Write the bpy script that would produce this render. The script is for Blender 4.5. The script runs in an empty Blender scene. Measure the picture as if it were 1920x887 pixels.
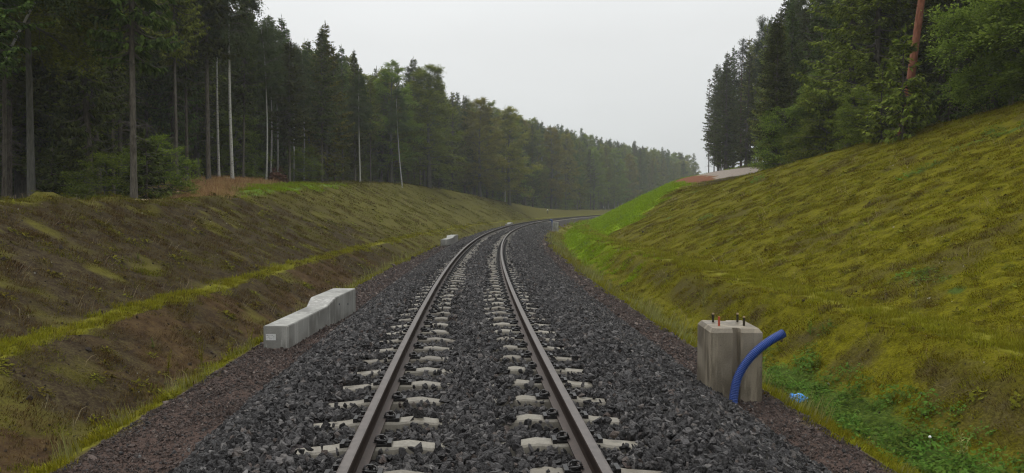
import bpy, bmesh, math, random
import numpy as np
from mathutils import Vector, Matrix

# ------------------------------------------------------------------ camera, sky, light, exposure
SC = bpy.context.scene
R = math.radians
H0 = 1.66
cd = bpy.data.cameras.new("camera")
cam = bpy.data.objects.new("camera", cd)
SC.collection.objects.link(cam)
cd.lens = 36.0 * 1400 / 1920
cd.sensor_width = 36.0
cd.clip_start = 0.1
cd.clip_end = 3000
cam.location = (-0.08, 0, H0)
cam.rotation_euler = (R(90) - math.atan(46.5 / 1400), 0, 0)
SC.camera = cam

SUN_EL, SUN_AZ = 55, -25          # azimuth from +Y towards +X
w = bpy.data.worlds.new("World")
SC.world = w
w.use_nodes = True
nt = w.node_tree
bg = nt.nodes["Background"]
sky = nt.nodes.new("ShaderNodeTexSky")
sky.sky_type = 'NISHITA'
sky.sun_disc = False
sky.sun_elevation = R(SUN_EL)
sky.sun_rotation = R(SUN_AZ)
sky.dust_density = 4
hs = nt.nodes.new("ShaderNodeHueSaturation")
hs.inputs['Saturation'].default_value = 0.12
nt.links.new(sky.outputs[0], hs.inputs['Color'])
# overcast: cloud layer brighter overhead than near the horizon, softly mottled
tc = nt.nodes.new("ShaderNodeTexCoord")
sx = nt.nodes.new("ShaderNodeSeparateXYZ")
nt.links.new(tc.outputs['Generated'], sx.inputs[0])
rmp = nt.nodes.new("ShaderNodeValToRGB")
rmp.color_ramp.elements[0].position = 0.0
rmp.color_ramp.elements[0].color = (6.1/20, 6.35/20, 6.4/20, 1)
rmp.color_ramp.elements[1].position = 1.0
rmp.color_ramp.elements[1].color = (17/20, 17.4/20, 17.7/20, 1)
e = rmp.color_ramp.elements.new(0.22)
e.color = (7.6/20, 7.75/20, 7.75/20, 1)
nt.links.new(sx.outputs[2], rmp.inputs[0])
scl = nt.nodes.new("ShaderNodeVectorMath"); scl.operation = 'SCALE'; scl.inputs['Scale'].default_value = 20
nt.links.new(rmp.outputs[0], scl.inputs[0])
cn = nt.nodes.new("ShaderNodeTexNoise"); cn.inputs['Scale'].default_value = 1.6; cn.inputs['Detail'].default_value = 4
mp = nt.nodes.new("ShaderNodeMapping"); mp.inputs['Scale'].default_value = (1, 1, 3.5)
nt.links.new(tc.outputs['Generated'], mp.inputs[0]); nt.links.new(mp.outputs[0], cn.inputs['Vector'])
mr = nt.nodes.new("ShaderNodeMapRange")
mr.inputs['From Min'].default_value = 0.3; mr.inputs['From Max'].default_value = 0.7
mr.inputs['To Min'].default_value = 0.94; mr.inputs['To Max'].default_value = 1.05
nt.links.new(cn.outputs['Fac'], mr.inputs['Value'])
sc2 = nt.nodes.new("ShaderNodeVectorMath"); sc2.operation = 'SCALE'
nt.links.new(scl.outputs[0], sc2.inputs[0]); nt.links.new(mr.outputs[0], sc2.inputs['Scale'])
mx = nt.nodes.new("ShaderNodeMix"); mx.data_type = 'RGBA'; mx.inputs['Factor'].default_value = 0.88
nt.links.new(hs.outputs[0], mx.inputs[6]); nt.links.new(sc2.outputs[0], mx.inputs[7])
nt.links.new(mx.outputs[2], bg.inputs['Color'])
bg.inputs['Strength'].default_value = 0.1

sd = bpy.data.lights.new("sun", 'SUN')
sd.energy = 0.8
sd.angle = R(25)
sd.color = (1.0, 0.97, 0.92)
sun = bpy.data.objects.new("sun", sd)
SC.collection.objects.link(sun)
az = R(SUN_AZ); el = R(SUN_EL)
v = Vector((math.sin(az) * math.cos(el), math.cos(az) * math.cos(el), math.sin(el)))
sun.rotation_euler = v.to_track_quat('Z', 'Y').to_euler()

SC.view_settings.view_transform = 'Standard'
SC.view_settings.look = 'None'
SC.view_settings.exposure = 0.12
SC.view_settings.gamma = 1
SC.view_settings.use_curve_mapping = False
SC.render.engine = 'CYCLES'
SC.cycles.max_bounces = 6
SC.cycles.diffuse_bounces = 3
SC.cycles.glossy_bounces = 2
SC.cycles.transmission_bounces = 2
SC.cycles.transparent_max_bounces = 4
SC.cycles.volume_bounces = 1
SC.cycles.use_denoising = True
SC.cycles.denoiser = 'OPENIMAGEDENOISE'
SC.cycles.denoising_input_passes = 'RGB_ALBEDO_NORMAL'
SC.cycles.denoising_prefilter = 'ACCURATE'
SC.cycles.use_adaptive_sampling = False
SC.cycles.filter_width = 1.2

rng = np.random.default_rng(7)
COL = SC.collection

# ------------------------------------------------------------------ geometry of the place: track on a curve, (s, o) = metres along, metres right
R0 = 467.; TH = -.074
CX, CY = R0 * math.cos(TH), -R0 * math.sin(TH)
def xy(s, o):
    a = TH + np.asarray(s, float) / R0
    r = R0 - np.asarray(o, float)
    return CX - r * np.cos(a), CY + r * np.sin(a)
def so(x, y):
    dx = CX - np.asarray(x, float); dy = np.asarray(y, float) - CY
    return (np.arctan2(dy, dx) - TH) * R0, R0 - np.hypot(dx, dy)
RS=[-60,10,21,24,35,42,50,60,70,80,100,130,160,220,900]
RH=[5.6,5.6,5.4,5.25,4.45,3.9,3.3,3.3,4.0,4.7,5.7,6.5,6.4,6.,6.]
LS=[-60,8,15,25,34,43,60,75,90,105,120,139,158,180,200,260,900]
LH=[1.8,1.8,1.88,2.05,2.4,2.9,3.7,4.4,4.9,4.9,4.3,3.1,1.9,1.3,1.1,1,1]
def zg(s):
    s=np.clip(np.asarray(s,float),0,400)
    return np.where(s<220,2.2e-5*s*s,2.2e-5*220*220+.0097*(s-220)*.3)
def terr(s,o):
    s=np.asarray(s,float);o=np.asarray(o,float)
    s,o=np.broadcast_arrays(s,o)
    Hr=np.interp(s,RS,RH); Hl=np.interp(s,LS,LH)
    z=np.full(s.shape,-.55)
    # right
    rb=np.interp(o,[0,3.6,4.1,4.7,5.2,6.1,7.25],[-.55,-.56,-.80,-.98,-.80,.04,.05])
    up=.05+(o-7.2)/2.0
    pl=Hr+(o-(7.1+2*Hr))*np.interp(s,[30,60,80,105,130,200],[.02,.12,.2,.2,.1,.05])
    d=up-pl; k=.35
    sm=np.where(np.abs(d)<k, np.minimum(up,pl)-(k-np.abs(d))**2/(4*k), np.minimum(up,pl))
    r=np.where(o<7.2,rb,np.maximum(sm,.05))
    r=np.minimum(r, 11)
    q=-o
    lb=np.interp(q,[0,3.5,3.9,4.2,5.3,5.9],[-.55,-.56,-.7,-.7,-.02,.03])
    up=.03+(q-5.9)/1.9
    pl=Hl+(q-(5.8+1.9*Hl))*np.interp(s,[15,30,36,60,200],[.0,.03,.11,.06,.04])
    d=up-pl
    sm=np.where(np.abs(d)<k, np.minimum(up,pl)-(k-np.abs(d))**2/(4*k), np.minimum(up,pl))
    l=np.where(q<5.9,lb,np.maximum(sm,.03))
    t=np.clip((q-(np.interp(s,[25,38,52,75,110],[2,6,13,15,8])+1.9*Hl))/12,0,1); t=t*t*(3-2*t)
    l=np.where(q>10,l-t*(l-np.minimum(l,1.7)),l)
    return np.where(o>=0,r,l)+zg(s)


def pix(px, z):            # world x of something seen at column px, z metres ahead
    return -0.08 + (px - 960) / 1400 * z

def hash2(ix, iy, seed):
    h = (ix.astype(np.int64) * 374761393 + iy.astype(np.int64) * 668265263 + seed * 974634777) & 0xffffffff
    h = ((h ^ (h >> 13)) * 1274126177) & 0xffffffff
    return ((h ^ (h >> 16)) & 0xffff) / 65535.0
def vnoise(x, y, seed=0):
    x = np.asarray(x, float); y = np.asarray(y, float)
    ix = np.floor(x); iy = np.floor(y); fx = x - ix; fy = y - iy
    fx = fx * fx * (3 - 2 * fx); fy = fy * fy * (3 - 2 * fy)
    a = hash2(ix, iy, seed); b = hash2(ix + 1, iy, seed); c = hash2(ix, iy + 1, seed); d = hash2(ix + 1, iy + 1, seed)
    return a + (b - a) * fx + (c - a) * fy + (a - b - c + d) * fx * fy
def fbm(x, y, seed=0, n=4):
    t = 0; amp = 1; tot = 0
    for i in range(n):
        t = t + amp * vnoise(x * 2 ** i, y * 2 ** i, seed + i * 17); tot += amp; amp *= .5
    return t / tot
def sst(a, b, x):
    t = np.clip((x - a) / (b - a), 0, 1); return t * t * (3 - 2 * t)

def ground_z(s, o):        # terrain with its clods and dips
    x, y = xy(s, o)
    z = terr(s, o)
    slope = np.maximum(sst(3.6, 4.6, o), sst(3.5, 4.4, -o))
    rough_l = np.where(o < 0, 1.0, .75)
    n1 = fbm(x * .5, y * .5, 3) - .5
    n2 = fbm(x * 2.2, y * 2.2, 9) - .5
    n3 = fbm(x * 6, y * 6, 21, 2) - .5
    z = z + slope * (n1 * np.where(o < 0, .10, .06) + n2 * np.where(o < 0, .06, .018) + n3 * np.where(o < 0, .085, .05))
    # lumps along the left crest
    qc = 5.8 + 1.9 * np.interp(s, LS, LH)
    near = np.exp(-((-o - qc) / 1.2) ** 2) * (o < 0) * np.interp(s, [0, 60, 90], [1, 1, 0.2])
    z = z + near * np.clip(fbm(x * 1.1, y * 1.1, 33) - .5, 0, 1) * .7
    z = z + (1 - slope) * (n2 * .05)
    return z

# ------------------------------------------------------------------ helpers
def tag(o, label=None, cat=None, group=None, kind=None):
    if label: o['label'] = label
    if cat: o['category'] = cat
    if group: o['group'] = group
    if kind: o['kind'] = kind
    return o
def link(o, parent=None):
    COL.objects.link(o)
    if parent is not None: o.parent = parent
    return o
def empty(name, loc=(0, 0, 0), rz=0, **k):
    o = bpy.data.objects.new(name, None); o.location = loc; o.rotation_euler = (0, 0, rz)
    o.empty_display_size = .1
    link(o); return tag(o, **k)
def mesh_np(name, V, faces_flat, per, mat, smooth=False, matidx=None):
    """V (n,3); faces_flat int array of vertex ids, all faces with `per` corners"""
    me = bpy.data.meshes.new(name)
    V = np.asarray(V, np.float32); f = np.asarray(faces_flat, np.int32).ravel()
    n = len(f) // per
    me.vertices.add(len(V)); me.vertices.foreach_set('co', V.ravel())
    me.loops.add(len(f)); me.loops.foreach_set('vertex_index', f)
    me.polygons.add(n)
    me.polygons.foreach_set('loop_start', np.arange(n, dtype=np.int32) * per)
    me.polygons.foreach_set('use_smooth', np.full(n, smooth, bool))
    for m in (mat if isinstance(mat, (list, tuple)) else [mat]): me.materials.append(m)
    if matidx is not None: me.polygons.foreach_set('material_index', np.asarray(matidx, np.int32))
    me.update(calc_edges=True); me.validate()
    return me
def obj_from(name, me, parent=None):
    o = bpy.data.objects.new(name, me); return link(o, parent)
def obj_bm(name, bm, mat, parent=None, smooth=False, bevel=0, seg=2):
    me = bpy.data.meshes.new(name)
    if bevel:
        bmesh.ops.bevel(bm, geom=list(bm.edges), offset=bevel, segments=seg, affect='EDGES', clamp_overlap=True)
    bmesh.ops.recalc_face_normals(bm, faces=bm.faces)
    bm.to_mesh(me); bm.free()
    for m in (mat if isinstance(mat, (list, tuple)) else [mat]): me.materials.append(m)
    if smooth:
        me.polygons.foreach_set('use_smooth', np.ones(len(me.polygons), bool))
    return obj_from(name, me, parent)

class Quads:
    def __init__(s): s.V = []; s.F = []; s.n = 0
    def add(s, V, F):
        s.V.append(np.asarray(V, float)); s.F.append(np.asarray(F, int) + s.n); s.n += len(V)
    def tube(s, pts, rad, seg=8, cap=True):
        pts = np.asarray(pts, float); rad = np.broadcast_to(np.asarray(rad, float), (len(pts),))
        t = np.gradient(pts, axis=0); t /= np.linalg.norm(t, axis=1)[:, None] + 1e-9
        up = np.array([0, 0, 1.]) if abs(t[0][2]) < .9 else np.array([1., 0, 0])
        a = np.cross(t, up); a /= np.linalg.norm(a, axis=1)[:, None] + 1e-9
        b = np.cross(a, t)
        ang = np.linspace(0, 2 * math.pi, seg, endpoint=False)
        V = pts[:, None] + rad[:, None, None] * (a[:, None] * np.cos(ang)[None, :, None] + b[:, None] * np.sin(ang)[None, :, None])
        V = V.reshape(-1, 3)
        i = np.arange(len(pts) - 1)[:, None] * seg; j = np.arange(seg)[None]; k = (j + 1) % seg
        F = np.stack([i + j, i + k, i + seg + k, i + seg + j], -1).reshape(-1, 4)
        s.add(V, F)
    def cards(s, c, u, v):     # centres, half vectors
        c, u, v = map(lambda q: np.asarray(q, float), (c, u, v))
        V = np.stack([c - u * .6 - v, c + u - v * .35, c + u * .6 + v, c - u + v * .35], 1).reshape(-1, 3)
        s.add(V, np.arange(len(V)).reshape(-1, 4))
    def leaves(s, c, u, v):    # pointed at both ends: base at c, tip at c+u, widest in the middle
        c, u, v = map(lambda q: np.asarray(q, float), (c, u, v))
        V = np.stack([c, c + u * .45 - v, c + u, c + u * .5 + v], 1).reshape(-1, 3)
        s.add(V, np.arange(len(V)).reshape(-1, 4))
    def mesh(s, name, mat, smooth=False):
        return mesh_np(name, np.concatenate(s.V), np.concatenate(s.F).ravel(), 4, mat, smooth)

# ------------------------------------------------------------------ materials
def new_mat(name, rough=.8, spec=.3):
    m = bpy.data.materials.new(name); m.use_nodes = True
    b = m.node_tree.nodes['Principled BSDF']
    b.inputs['Roughness'].default_value = rough
    b.inputs['Specular IOR Level'].default_value = spec
    return m, m.node_tree, b
class N:
    def __init__(s, nt): s.nt = nt
    def new(s, t, **k):
        n = s.nt.nodes.new(t)
        for a, b in k.items(): setattr(n, a, b)
        return n
    def link(s, a, b): s.nt.links.new(a, b)
    def noise(s, vec, scale, detail=4, rough=.6, dist=0):
        n = s.new('ShaderNodeTexNoise'); n.inputs['Scale'].default_value = scale; n.inputs['Detail'].default_value = detail
        n.inputs['Roughness'].default_value = rough; n.inputs['Distortion'].default_value = dist
        if vec is not None: s.link(vec, n.inputs['Vector'])
        return n.outputs['Fac']
    def ramp(s, fac, stops, const=False):
        r = s.new('ShaderNodeValToRGB'); cr = r.color_ramp
        if const: cr.interpolation = 'CONSTANT'
        while len(cr.elements) < len(stops): cr.elements.new(.5)
        for e, (p, c) in zip(cr.elements, stops):
            e.position = p; e.color = (c if len(c) == 4 else (*c, 1)) if not isinstance(c, (int, float)) else (c, c, c, 1)
        s.link(fac, r.inputs[0]); return r.outputs[0]
    def rng(s, v, a, b, c, d):
        n = s.new('ShaderNodeMapRange')
        s.link(v, n.inputs['Value'])
        for k, q in zip(('From Min', 'From Max', 'To Min', 'To Max'), (a, b, c, d)): n.inputs[k].default_value = q
        return n.outputs[0]
    def mix(s, f, a, b, mode='MIX'):
        n = s.new('ShaderNodeMix', data_type='RGBA', blend_type=mode)
        for i, q in ((0, f), (6, a), (7, b)):
            if hasattr(q, 'node'): s.link(q, n.inputs[i])
            elif isinstance(q, (int, float)): n.inputs[i].default_value = q if i == 0 else (q, q, q, 1)
            else: n.inputs[i].default_value = (*q, 1)
        return n.outputs[2]
    def math(s, op, a, b=0.):
        n = s.new('ShaderNodeMath', operation=op)
        for i, q in enumerate((a, b)):
            if hasattr(q, 'node'): s.link(q, n.inputs[i])
            else: n.inputs[i].default_value = q
        return n.outputs[0]
    def bump(s, h, strength, dist, b):
        n = s.new('ShaderNodeBump'); n.inputs['Strength'].default_value = strength; n.inputs['Distance'].default_value = dist
        s.link(h, n.inputs['Height']); s.link(n.outputs[0], b.inputs['Normal'])

def foliage(name, dark, light, trans=.25, var=.35, rough=.75, clump=1.3):
    m, nt, b = new_mat(name, rough, .03)
    n = N(nt)
    geo = n.new('ShaderNodeNewGeometry'); oi = n.new('ShaderNodeObjectInfo'); tc = n.new('ShaderNodeTexCoord')
    f1 = n.noise(tc.outputs['Object'], clump, 2)
    f = n.math('ADD', n.math('MULTIPLY', f1, .55), n.math('MULTIPLY', geo.outputs['Random Per Island'], .45))
    c = n.ramp(f, [(.25, dark), (.75, light)])
    h = n.new('ShaderNodeHueSaturation')
    n.link(c, h.inputs['Color'])
    n.link(n.rng(oi.outputs['Random'], 0, 1, .5 - .035 * var / .35, .5 + .02 * var / .35), h.inputs['Hue'])
    n.link(n.rng(oi.outputs['Random'], 0, 1, 1 - var, 1 + var * .7), h.inputs['Value'])
    n.link(h.outputs[0], b.inputs['Base Color'])
    t = n.new('ShaderNodeBsdfTranslucent'); n.link(h.outputs[0], t.inputs['Color'])
    ms = n.new('ShaderNodeMixShader'); ms.inputs[0].default_value = trans
    n.link(b.outputs[0], ms.inputs[1]); n.link(t.outputs[0], ms.inputs[2])
    n.link(ms.outputs[0], nt.nodes['Material Output'].inputs['Surface'])
    return m

def bark(name, c1, c2, scale=(6, 6, 1.2), birch=False):
    m, nt, b = new_mat(name, .9, .15)
    n = N(nt); tc = n.new('ShaderNodeTexCoord'); mp = n.new('ShaderNodeMapping'); mp.inputs['Scale'].default_value = scale
    n.link(tc.outputs['Object'], mp.inputs[0])
    f = n.noise(mp.outputs[0], 3, 5, .7)
    if birch: c = n.ramp(f, [(.38, c1), (.47, c2), (.8, tuple(q * .7 for q in c2))])
    else: c = n.ramp(f, [(.3, c1), (.7, c2)])
    n.link(c, b.inputs['Base Color'])
    n.bump(f, .5, .03, b)
    return m

M = {}
M['spruce'] = foliage('spruce_needles', (.024, .045, .010), (.14, .19, .042), .24, .42)
M['spruce_light'] = foliage('light_spruce_needles', (.06, .08, .010), (.26, .29, .042), .28, .35)
M['pine'] = foliage('pine_needles', (.02, .040, .014), (.09, .13, .042), .1, .25)
M['beech'] = foliage('beech_leaves', (.065, .10, .012), (.24, .29, .048), .42, .3)
M['beech_y'] = foliage('yellowing_leaves', (.11, .11, .016), (.29, .27, .05), .42, .25)
M['birch_leaf'] = foliage('birch_leaves', (.035, .06, .02), (.10, .125, .045), .3, .25)
M['fresh'] = foliage('fresh_leaves', (.09, .15, .018), (.28, .38, .07), .5, .15)
M['bark_spruce'] = bark('spruce_bark', (.04, .035, .028), (.17, .15, .12))
M['bark_grey'] = bark('grey_bark', (.05, .05, .042), (.15, .145, .125))
M['bark_pine'] = bark('red_pine_bark', (.12, .045, .025), (.30, .12, .07))
M['bark_pine_grey'] = bark('pine_bark', (.06, .035, .025), (.16, .10, .07))
M['bark_birch'] = bark('birch_bark', (.05, .045, .04), (.46, .45, .41), (3, 3, 9), True)

def concrete(name, base=(.30, .295, .27), dark=(.13, .12, .10), wet=True, scale=1.0):
    m, nt, b = new_mat(name, .6, .4)
    n = N(nt); tc = n.new('ShaderNodeTexCoord')
    big = n.noise(tc.outputs['Object'], 1.5 * scale, 3, .5, .3)
    mp = n.new('ShaderNodeMapping'); mp.inputs['Scale'].default_value = (5, 5, .7)
    n.link(tc.outputs['Object'], mp.inputs[0])
    strk = n.noise(mp.outputs[0], 1.6 * scale, 3, .6)
    fine = n.noise(tc.outputs['Object'], 60, 4, .7)
    c = n.mix(n.ramp(big, [(.44, 0), (.56, 1)]) if wet else .5, dark, base)
    c = n.mix(n.ramp(strk, [(.5, 0.), (.62, .7)]), c, tuple(q * (1.8 if scale < 1.5 else 1.3) for q in base))
    c = n.mix(.5, c, n.mix(n.ramp(fine, [(.3, 0), (.7, 1)]), tuple(q * .6 for q in base), tuple(q * 1.25 for q in base)), 'MIX')
    vor = n.new('ShaderNodeTexVoronoi'); vor.inputs['Scale'].default_value = 9
    n.link(tc.outputs['Object'], vor.inputs['Vector'])
    c = n.mix(n.ramp(vor.outputs['Distance'], [(.04, 1), (.07, 0)]), c, (.06, .055, .05)) if scale < 1.5 else c
    n.link(c, b.inputs['Base Color'])
    n.link(n.rng(big, .35, .65, .35, .75), b.inputs['Roughness'])
    if scale > 1.5:
        oi = n.new('ShaderNodeObjectInfo'); c2 = n.mix(1., c, n.ramp(oi.outputs['Random'], [(0, (.62, .58, .52)), (1, (1.1, 1.08, 1.02))]), 'MULTIPLY'); n.link(c2, b.inputs['Base Color'])
    n.bump(fine, .35, .004, b)
    return m
M['concrete'] = concrete('cast_concrete', (.29, .285, .26), (.105, .10, .085))
M['concrete_wet'] = concrete('damp_concrete', (.225, .192, .142), (.06, .047, .03))
M['sleeper'] = concrete('sleeper_concrete', (.215, .20, .172), (.13, .115, .092), True, 2.5)

def metal(name, c1, c2, rough, spec=.5, metallic=.6, sc=30):
    m, nt, b = new_mat(name, rough, spec); n = N(nt); tc = n.new('ShaderNodeTexCoord')
    f = n.noise(tc.outputs['Object'], sc, 4, .6)
    n.link(n.ramp(f, [(.3, c1), (.7, c2)]), b.inputs['Base Color'])
    b.inputs['Metallic'].default_value = metallic
    n.link(n.rng(f, .3, .7, rough - .08, rough + .1), b.inputs['Roughness'])
    return m
M['rail_top'] = metal('rail_running_surface', (.075, .064, .058), (.15, .132, .122), .5, .3, .2, 18)
M['rail_side'] = metal('rail_rust', (.014, .009, .007), (.034, .022, .017), .75, .15, .15, 25)
M['rail_foot'] = metal('rail_foot_rust', (.05, .038, .033), (.10, .08, .07), .65, .25, .1, 25)
M['clip'] = metal('black_clip_steel', (.008, .008, .009), (.03, .026, .024), .4, .5, .3, 40)
M['bolt'] = metal('bolt_steel', (.02, .018, .012), (.06, .05, .03), .45, .5, .6, 60)
M['redcap'] = metal('red_plastic', (.35, .06, .03), (.5, .10, .05), .5, .4, 0, 40)

def plain(name, c1, c2, rough=.5, sc=20, spec=.4):
    m, nt, b = new_mat(name, rough, spec); n = N(nt); tc = n.new('ShaderNodeTexCoord')
    f = n.noise(tc.outputs['Object'], sc, 3, .6)
    n.link(n.ramp(f, [(.3, c1), (.7, c2)]), b.inputs['Base Color'])
    return m
M['blue'] = plain('blue_pipe_plastic', (.012, .045, .21), (.016, .06, .28), .34, 8, .5)
M['pipe_dark'] = plain('pipe_inside', (.005, .01, .04), (.008, .015, .06), .6)
M['bag'] = plain('blue_bag_plastic', (.04, .28, .78), (.10, .42, .90), .35, 12, .5)
M['white'] = plain('white_paint', (.7, .7, .68), (.82, .82, .8), .5)
M['paper'] = plain('paper', (.5, .5, .48), (.68, .68, .66), .7, 60)
M['ink'] = plain('ink', (.08, .08, .09), (.2, .2, .2), .7, 60)
M['wood'] = plain('bare_wood', (.26, .19, .11), (.42, .33, .21), .8, 9, .2)
M['root'] = plain('root_earth', (.035, .018, .012), (.12, .06, .035), .95, 6, .1)

def stone(name, stops, rough=.55, spec=.32):
    m, nt, b = new_mat(name, rough, spec); n = N(nt)
    oi = n.new('ShaderNodeObjectInfo'); tc = n.new('ShaderNodeTexCoord')
    f = n.noise(tc.outputs['Object'], 1.2, 4, .7)
    c = n.ramp(oi.outputs['Random'], stops)
    c = n.mix(n.rng(f, .35, .7, 0, .6), c, n.mix(.5, c, (.10, .093, .091)))
    n.link(c, b.inputs['Base Color'])
    n.link(n.rng(oi.outputs['Random'], 0, 1, rough - .12, rough + .2), b.inputs['Roughness'])
    n.bump(f, .6, .15, b)
    return m
M['basalt'] = stone('basalt_stone', [(0, (.014, .013, .013)), (.4, (.030, .028, .028)), (.72, (.056, .052, .052)), (.86, (.11, .102, .099)), (.93, (.19, .178, .17)), (.985, (.10, .075, .062)), (1, (.07, .048, .04))])
M['grit'] = stone('red_grit_stone', [(0, (.045, .032, .026)), (.5, (.082, .056, .046)), (.85, (.13, .095, .08)), (1, (.26, .21, .18))], .7, .25)
M['pale_stone'] = stone('pale_stone', [(0, (.3, .28, .24)), (1, (.55, .52, .46))], .8, .2)
M['clod'] = stone('soil_clod', [(0, (.02, .015, .012)), (1, (.07, .05, .035))], .9, .1)

# ------------------------------------------------------------------ ground sheet
def masks(s, o):
    """fractions of each cover at (s,o): returns dict of 0..1 arrays"""
    x, y = xy(s, o)
    n1 = fbm(x * .35, y * .35, 51); n2 = fbm(x * 1.3, y * 1.3, 61); n3 = fbm(x * .12, y * .12, 71)
    j = (n2 - .5)
    ro = o + j * .35
    m = {}
    m['grit'] = sst(-3.62, -3.48, ro) * sst(3.72, 3.58, ro)
    # right bank
    right = sst(3.6, 3.9, ro)
    viv = right * sst(-1.5, 1.5, (s - (41 + 2.6 * (o - 5) + (n1 - .5) * 14))) * sst(4.4, 5.2, o + j) * sst(31, 24, o)
    viv *= np.interp(s, [90, 140], [1, .6])
    viv = np.maximum(viv, right * .55 * sst(22, 42, s + (n1 - .5) * 10) * sst(7.0, 6.0, o + j * 2) * sst(4.4, 5, o))
    ditch = right * np.exp(-((o - 4.75 + .25 * j) / .45) ** 2) * sst(13.5, 11, s + j * 4)
    ditch = np.maximum(ditch, right * sst(.78, .86, fbm(x * .7, y * .7, 95)) * .9)
    m['vivid'] = viv
    m['ditch'] = ditch
    bare_r = right * sst(.56, .74, fbm(x * .9, y * .9, 81)) * sst(6.2, 7.2, o) * .5
    bare_r = np.maximum(bare_r, right * (.12 + .5 * sst(.34, .60, n2)) * np.exp(-((o - 5.6) / .5) ** 2) * sst(52, 38, s) * .95)
    bare_r *= (1 - viv)
    sand = sst(66, 72, s + j * 4) * sst(112, 104, s) * sst(15.6, 17.0, o + j * 1.5) * sst(24.5, 23, o)
    red = sand * sst(19.6, 17.8, o + j * 2 - np.interp(s, [66, 100], [0, 2]))
    m['sand'] = sand * (1 - red); m['red'] = red
    # left bank
    left = sst(-3.5, -3.8, ro)
    bench = np.exp(-((-o - 5.62 - .22 * j) / .24) ** 4)
    verge = np.exp(-((-o - 3.75) / .22) ** 2)
    greenness = sst(22, 62, s + (n1 - .5) * 26 + np.clip(-o - 7, 0, 5) * 1.5)
    greenness = np.maximum(greenness, .55 * sst(.5, .7, n1) * (-o > 6))
    bare_l = left * (1 - greenness * .85) * (1 - bench) * (1 - verge) * sst(.27, .58, n2 * .6 + n1 * .5)
    bare_l *= np.interp(s, [0, 30, 60, 100], [1, 1, .8, .35])
    qc = 5.8 + 1.9 * np.interp(s, LS, LH)
    plat = sst(-.3, .6, -o - qc)
    m['bench'] = np.maximum(np.maximum(1.15 * np.exp(-((o - 6.65 + .2 * j) / .42) ** 4) * 1. * (o > 0), left * np.maximum(bench, verge)), np.exp(-((o - 3.9 - .1 * j) / .3) ** 2) * (o > 0) * .9)
    m['tan'] = plat * sst(26, 32, s) * sst(56, 48, s) * sst(-.5, 1.5, -o - qc - np.interp(s, [26, 40, 52], [-.5, 2, 3])) * sst(13, 9, -o - qc)
    m['lawn'] = plat * sst(30, 35, s) * sst(62, 56, s) * (1 - m['tan']) * sst(8, 6, -o - qc)
    m['bare'] = np.clip(np.maximum(bare_l * (1 - plat), bare_r), 0, 1)
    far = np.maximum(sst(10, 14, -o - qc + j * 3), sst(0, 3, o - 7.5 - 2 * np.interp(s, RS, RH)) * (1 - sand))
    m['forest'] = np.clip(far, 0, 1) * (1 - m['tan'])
    m['rust'] = left * sst(.45, .6, fbm(x * .6, y * .6, 123)) * (-o < 5.4) * (1 - verge)
    m['side'] = (o > 0) * 1.0
    return m

def spaced(a, b, step, grow, mx):
    out = [a]; st = step
    while out[-1] < b:
        out.append(out[-1] + st); st = min(st * grow, mx)
    return out
sg = np.array(sorted(set([-60, -40, -25, -15, -8, -3, 0, 2] + [3 + i * .13 for i in range(230)])) + spaced(33, 420, .14, 1.018, 6)[0:] + [460, 520, 600, 700])
sg = np.unique(np.round(sg, 4))
pos = spaced(3.3, 20, .11, 1.003, .16); pos = pos + spaced(pos[-1] + .2, 60, .25, 1.06, 3) + [75, 100, 140, 200, 300, 400]
neg = [-q for q in pos]
og = np.unique(np.round(np.array(neg + [-3, -2.4, -1.2, 0, 1.2, 2.4, 3.0] + pos), 4))
S, O = np.meshgrid(sg, og, indexing='ij')
Xg, Yg = xy(S, O)
Zg = ground_z(S, O)
V = np.stack([Xg, Yg, Zg], -1).reshape(-1, 3)
ni, nj = S.shape
i = np.arange(ni - 1)[:, None] * nj; j = np.arange(nj - 1)[None]
F = np.stack([i + j, i + j + 1, i + nj + j + 1, i + nj + j], -1).reshape(-1, 4)

m, nt_, b_ = new_mat('bank_soil_and_moss', .95, .04)
n = N(nt_)
def attr(name):
    a = n.new('ShaderNodeAttribute'); a.attribute_name = name; return a
tc = n.new('ShaderNodeTexCoord'); P = tc.outputs['Object']
A1 = n.new('ShaderNodeSeparateColor'); n.link(attr('m1').outputs['Color'], A1.inputs[0])
A2 = n.new('ShaderNodeSeparateColor'); n.link(attr('m2').outputs['Color'], A2.inputs[0])
A3 = n.new('ShaderNodeSeparateColor'); n.link(attr('m3').outputs['Color'], A3.inputs[0])
A4 = n.new('ShaderNodeSeparateColor'); n.link(attr('m4').outputs['Color'], A4.inputs[0])
nb = n.noise(P, .7, 5, .6); nm = n.noise(P, 5, 5, .65); nf = n.noise(P, 28, 4, .7)
nk = n.math('ADD', n.math('MULTIPLY', nm, .45), n.math('MULTIPLY', nf, .55))
olive_r = n.ramp(nk, [(.33, (.035, .026, .004)), (.46, (.09, .082, .004)), (.58, (.15, .137, .006)), (.72, (.20, .188, .010))])
olive_l = n.ramp(nk, [(.34, (.05, .042, .012)), (.5, (.10, .09, .018)), (.75, (.16, .145, .028))])
base = n.mix(A4.outputs[2], olive_l, olive_r)
soil = n.ramp(nk, [(.32, (.012, .008, .005)), (.46, (.036, .025, .015)), (.56, (.064, .050, .024)), (.68, (.105, .094, .030))])
rust = n.ramp(nm, [(.3, (.045, .026, .014)), (.7, (.12, .068, .028))])
soil = n.mix(n.math('MULTIPLY', A4.outputs[1], .5), soil, rust)
def thr(mask, src, soft=.18):
    # break the mask's edge up with fine noise
    return n.ramp(n.math('ADD', mask, n.math('MULTIPLY', n.math('SUBTRACT', src, .5), .9)), [(.5 - soft, 0), (.5 + soft, 1)])
c = n.mix(thr(A1.outputs[2], nm, .25), base, soil)
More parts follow.
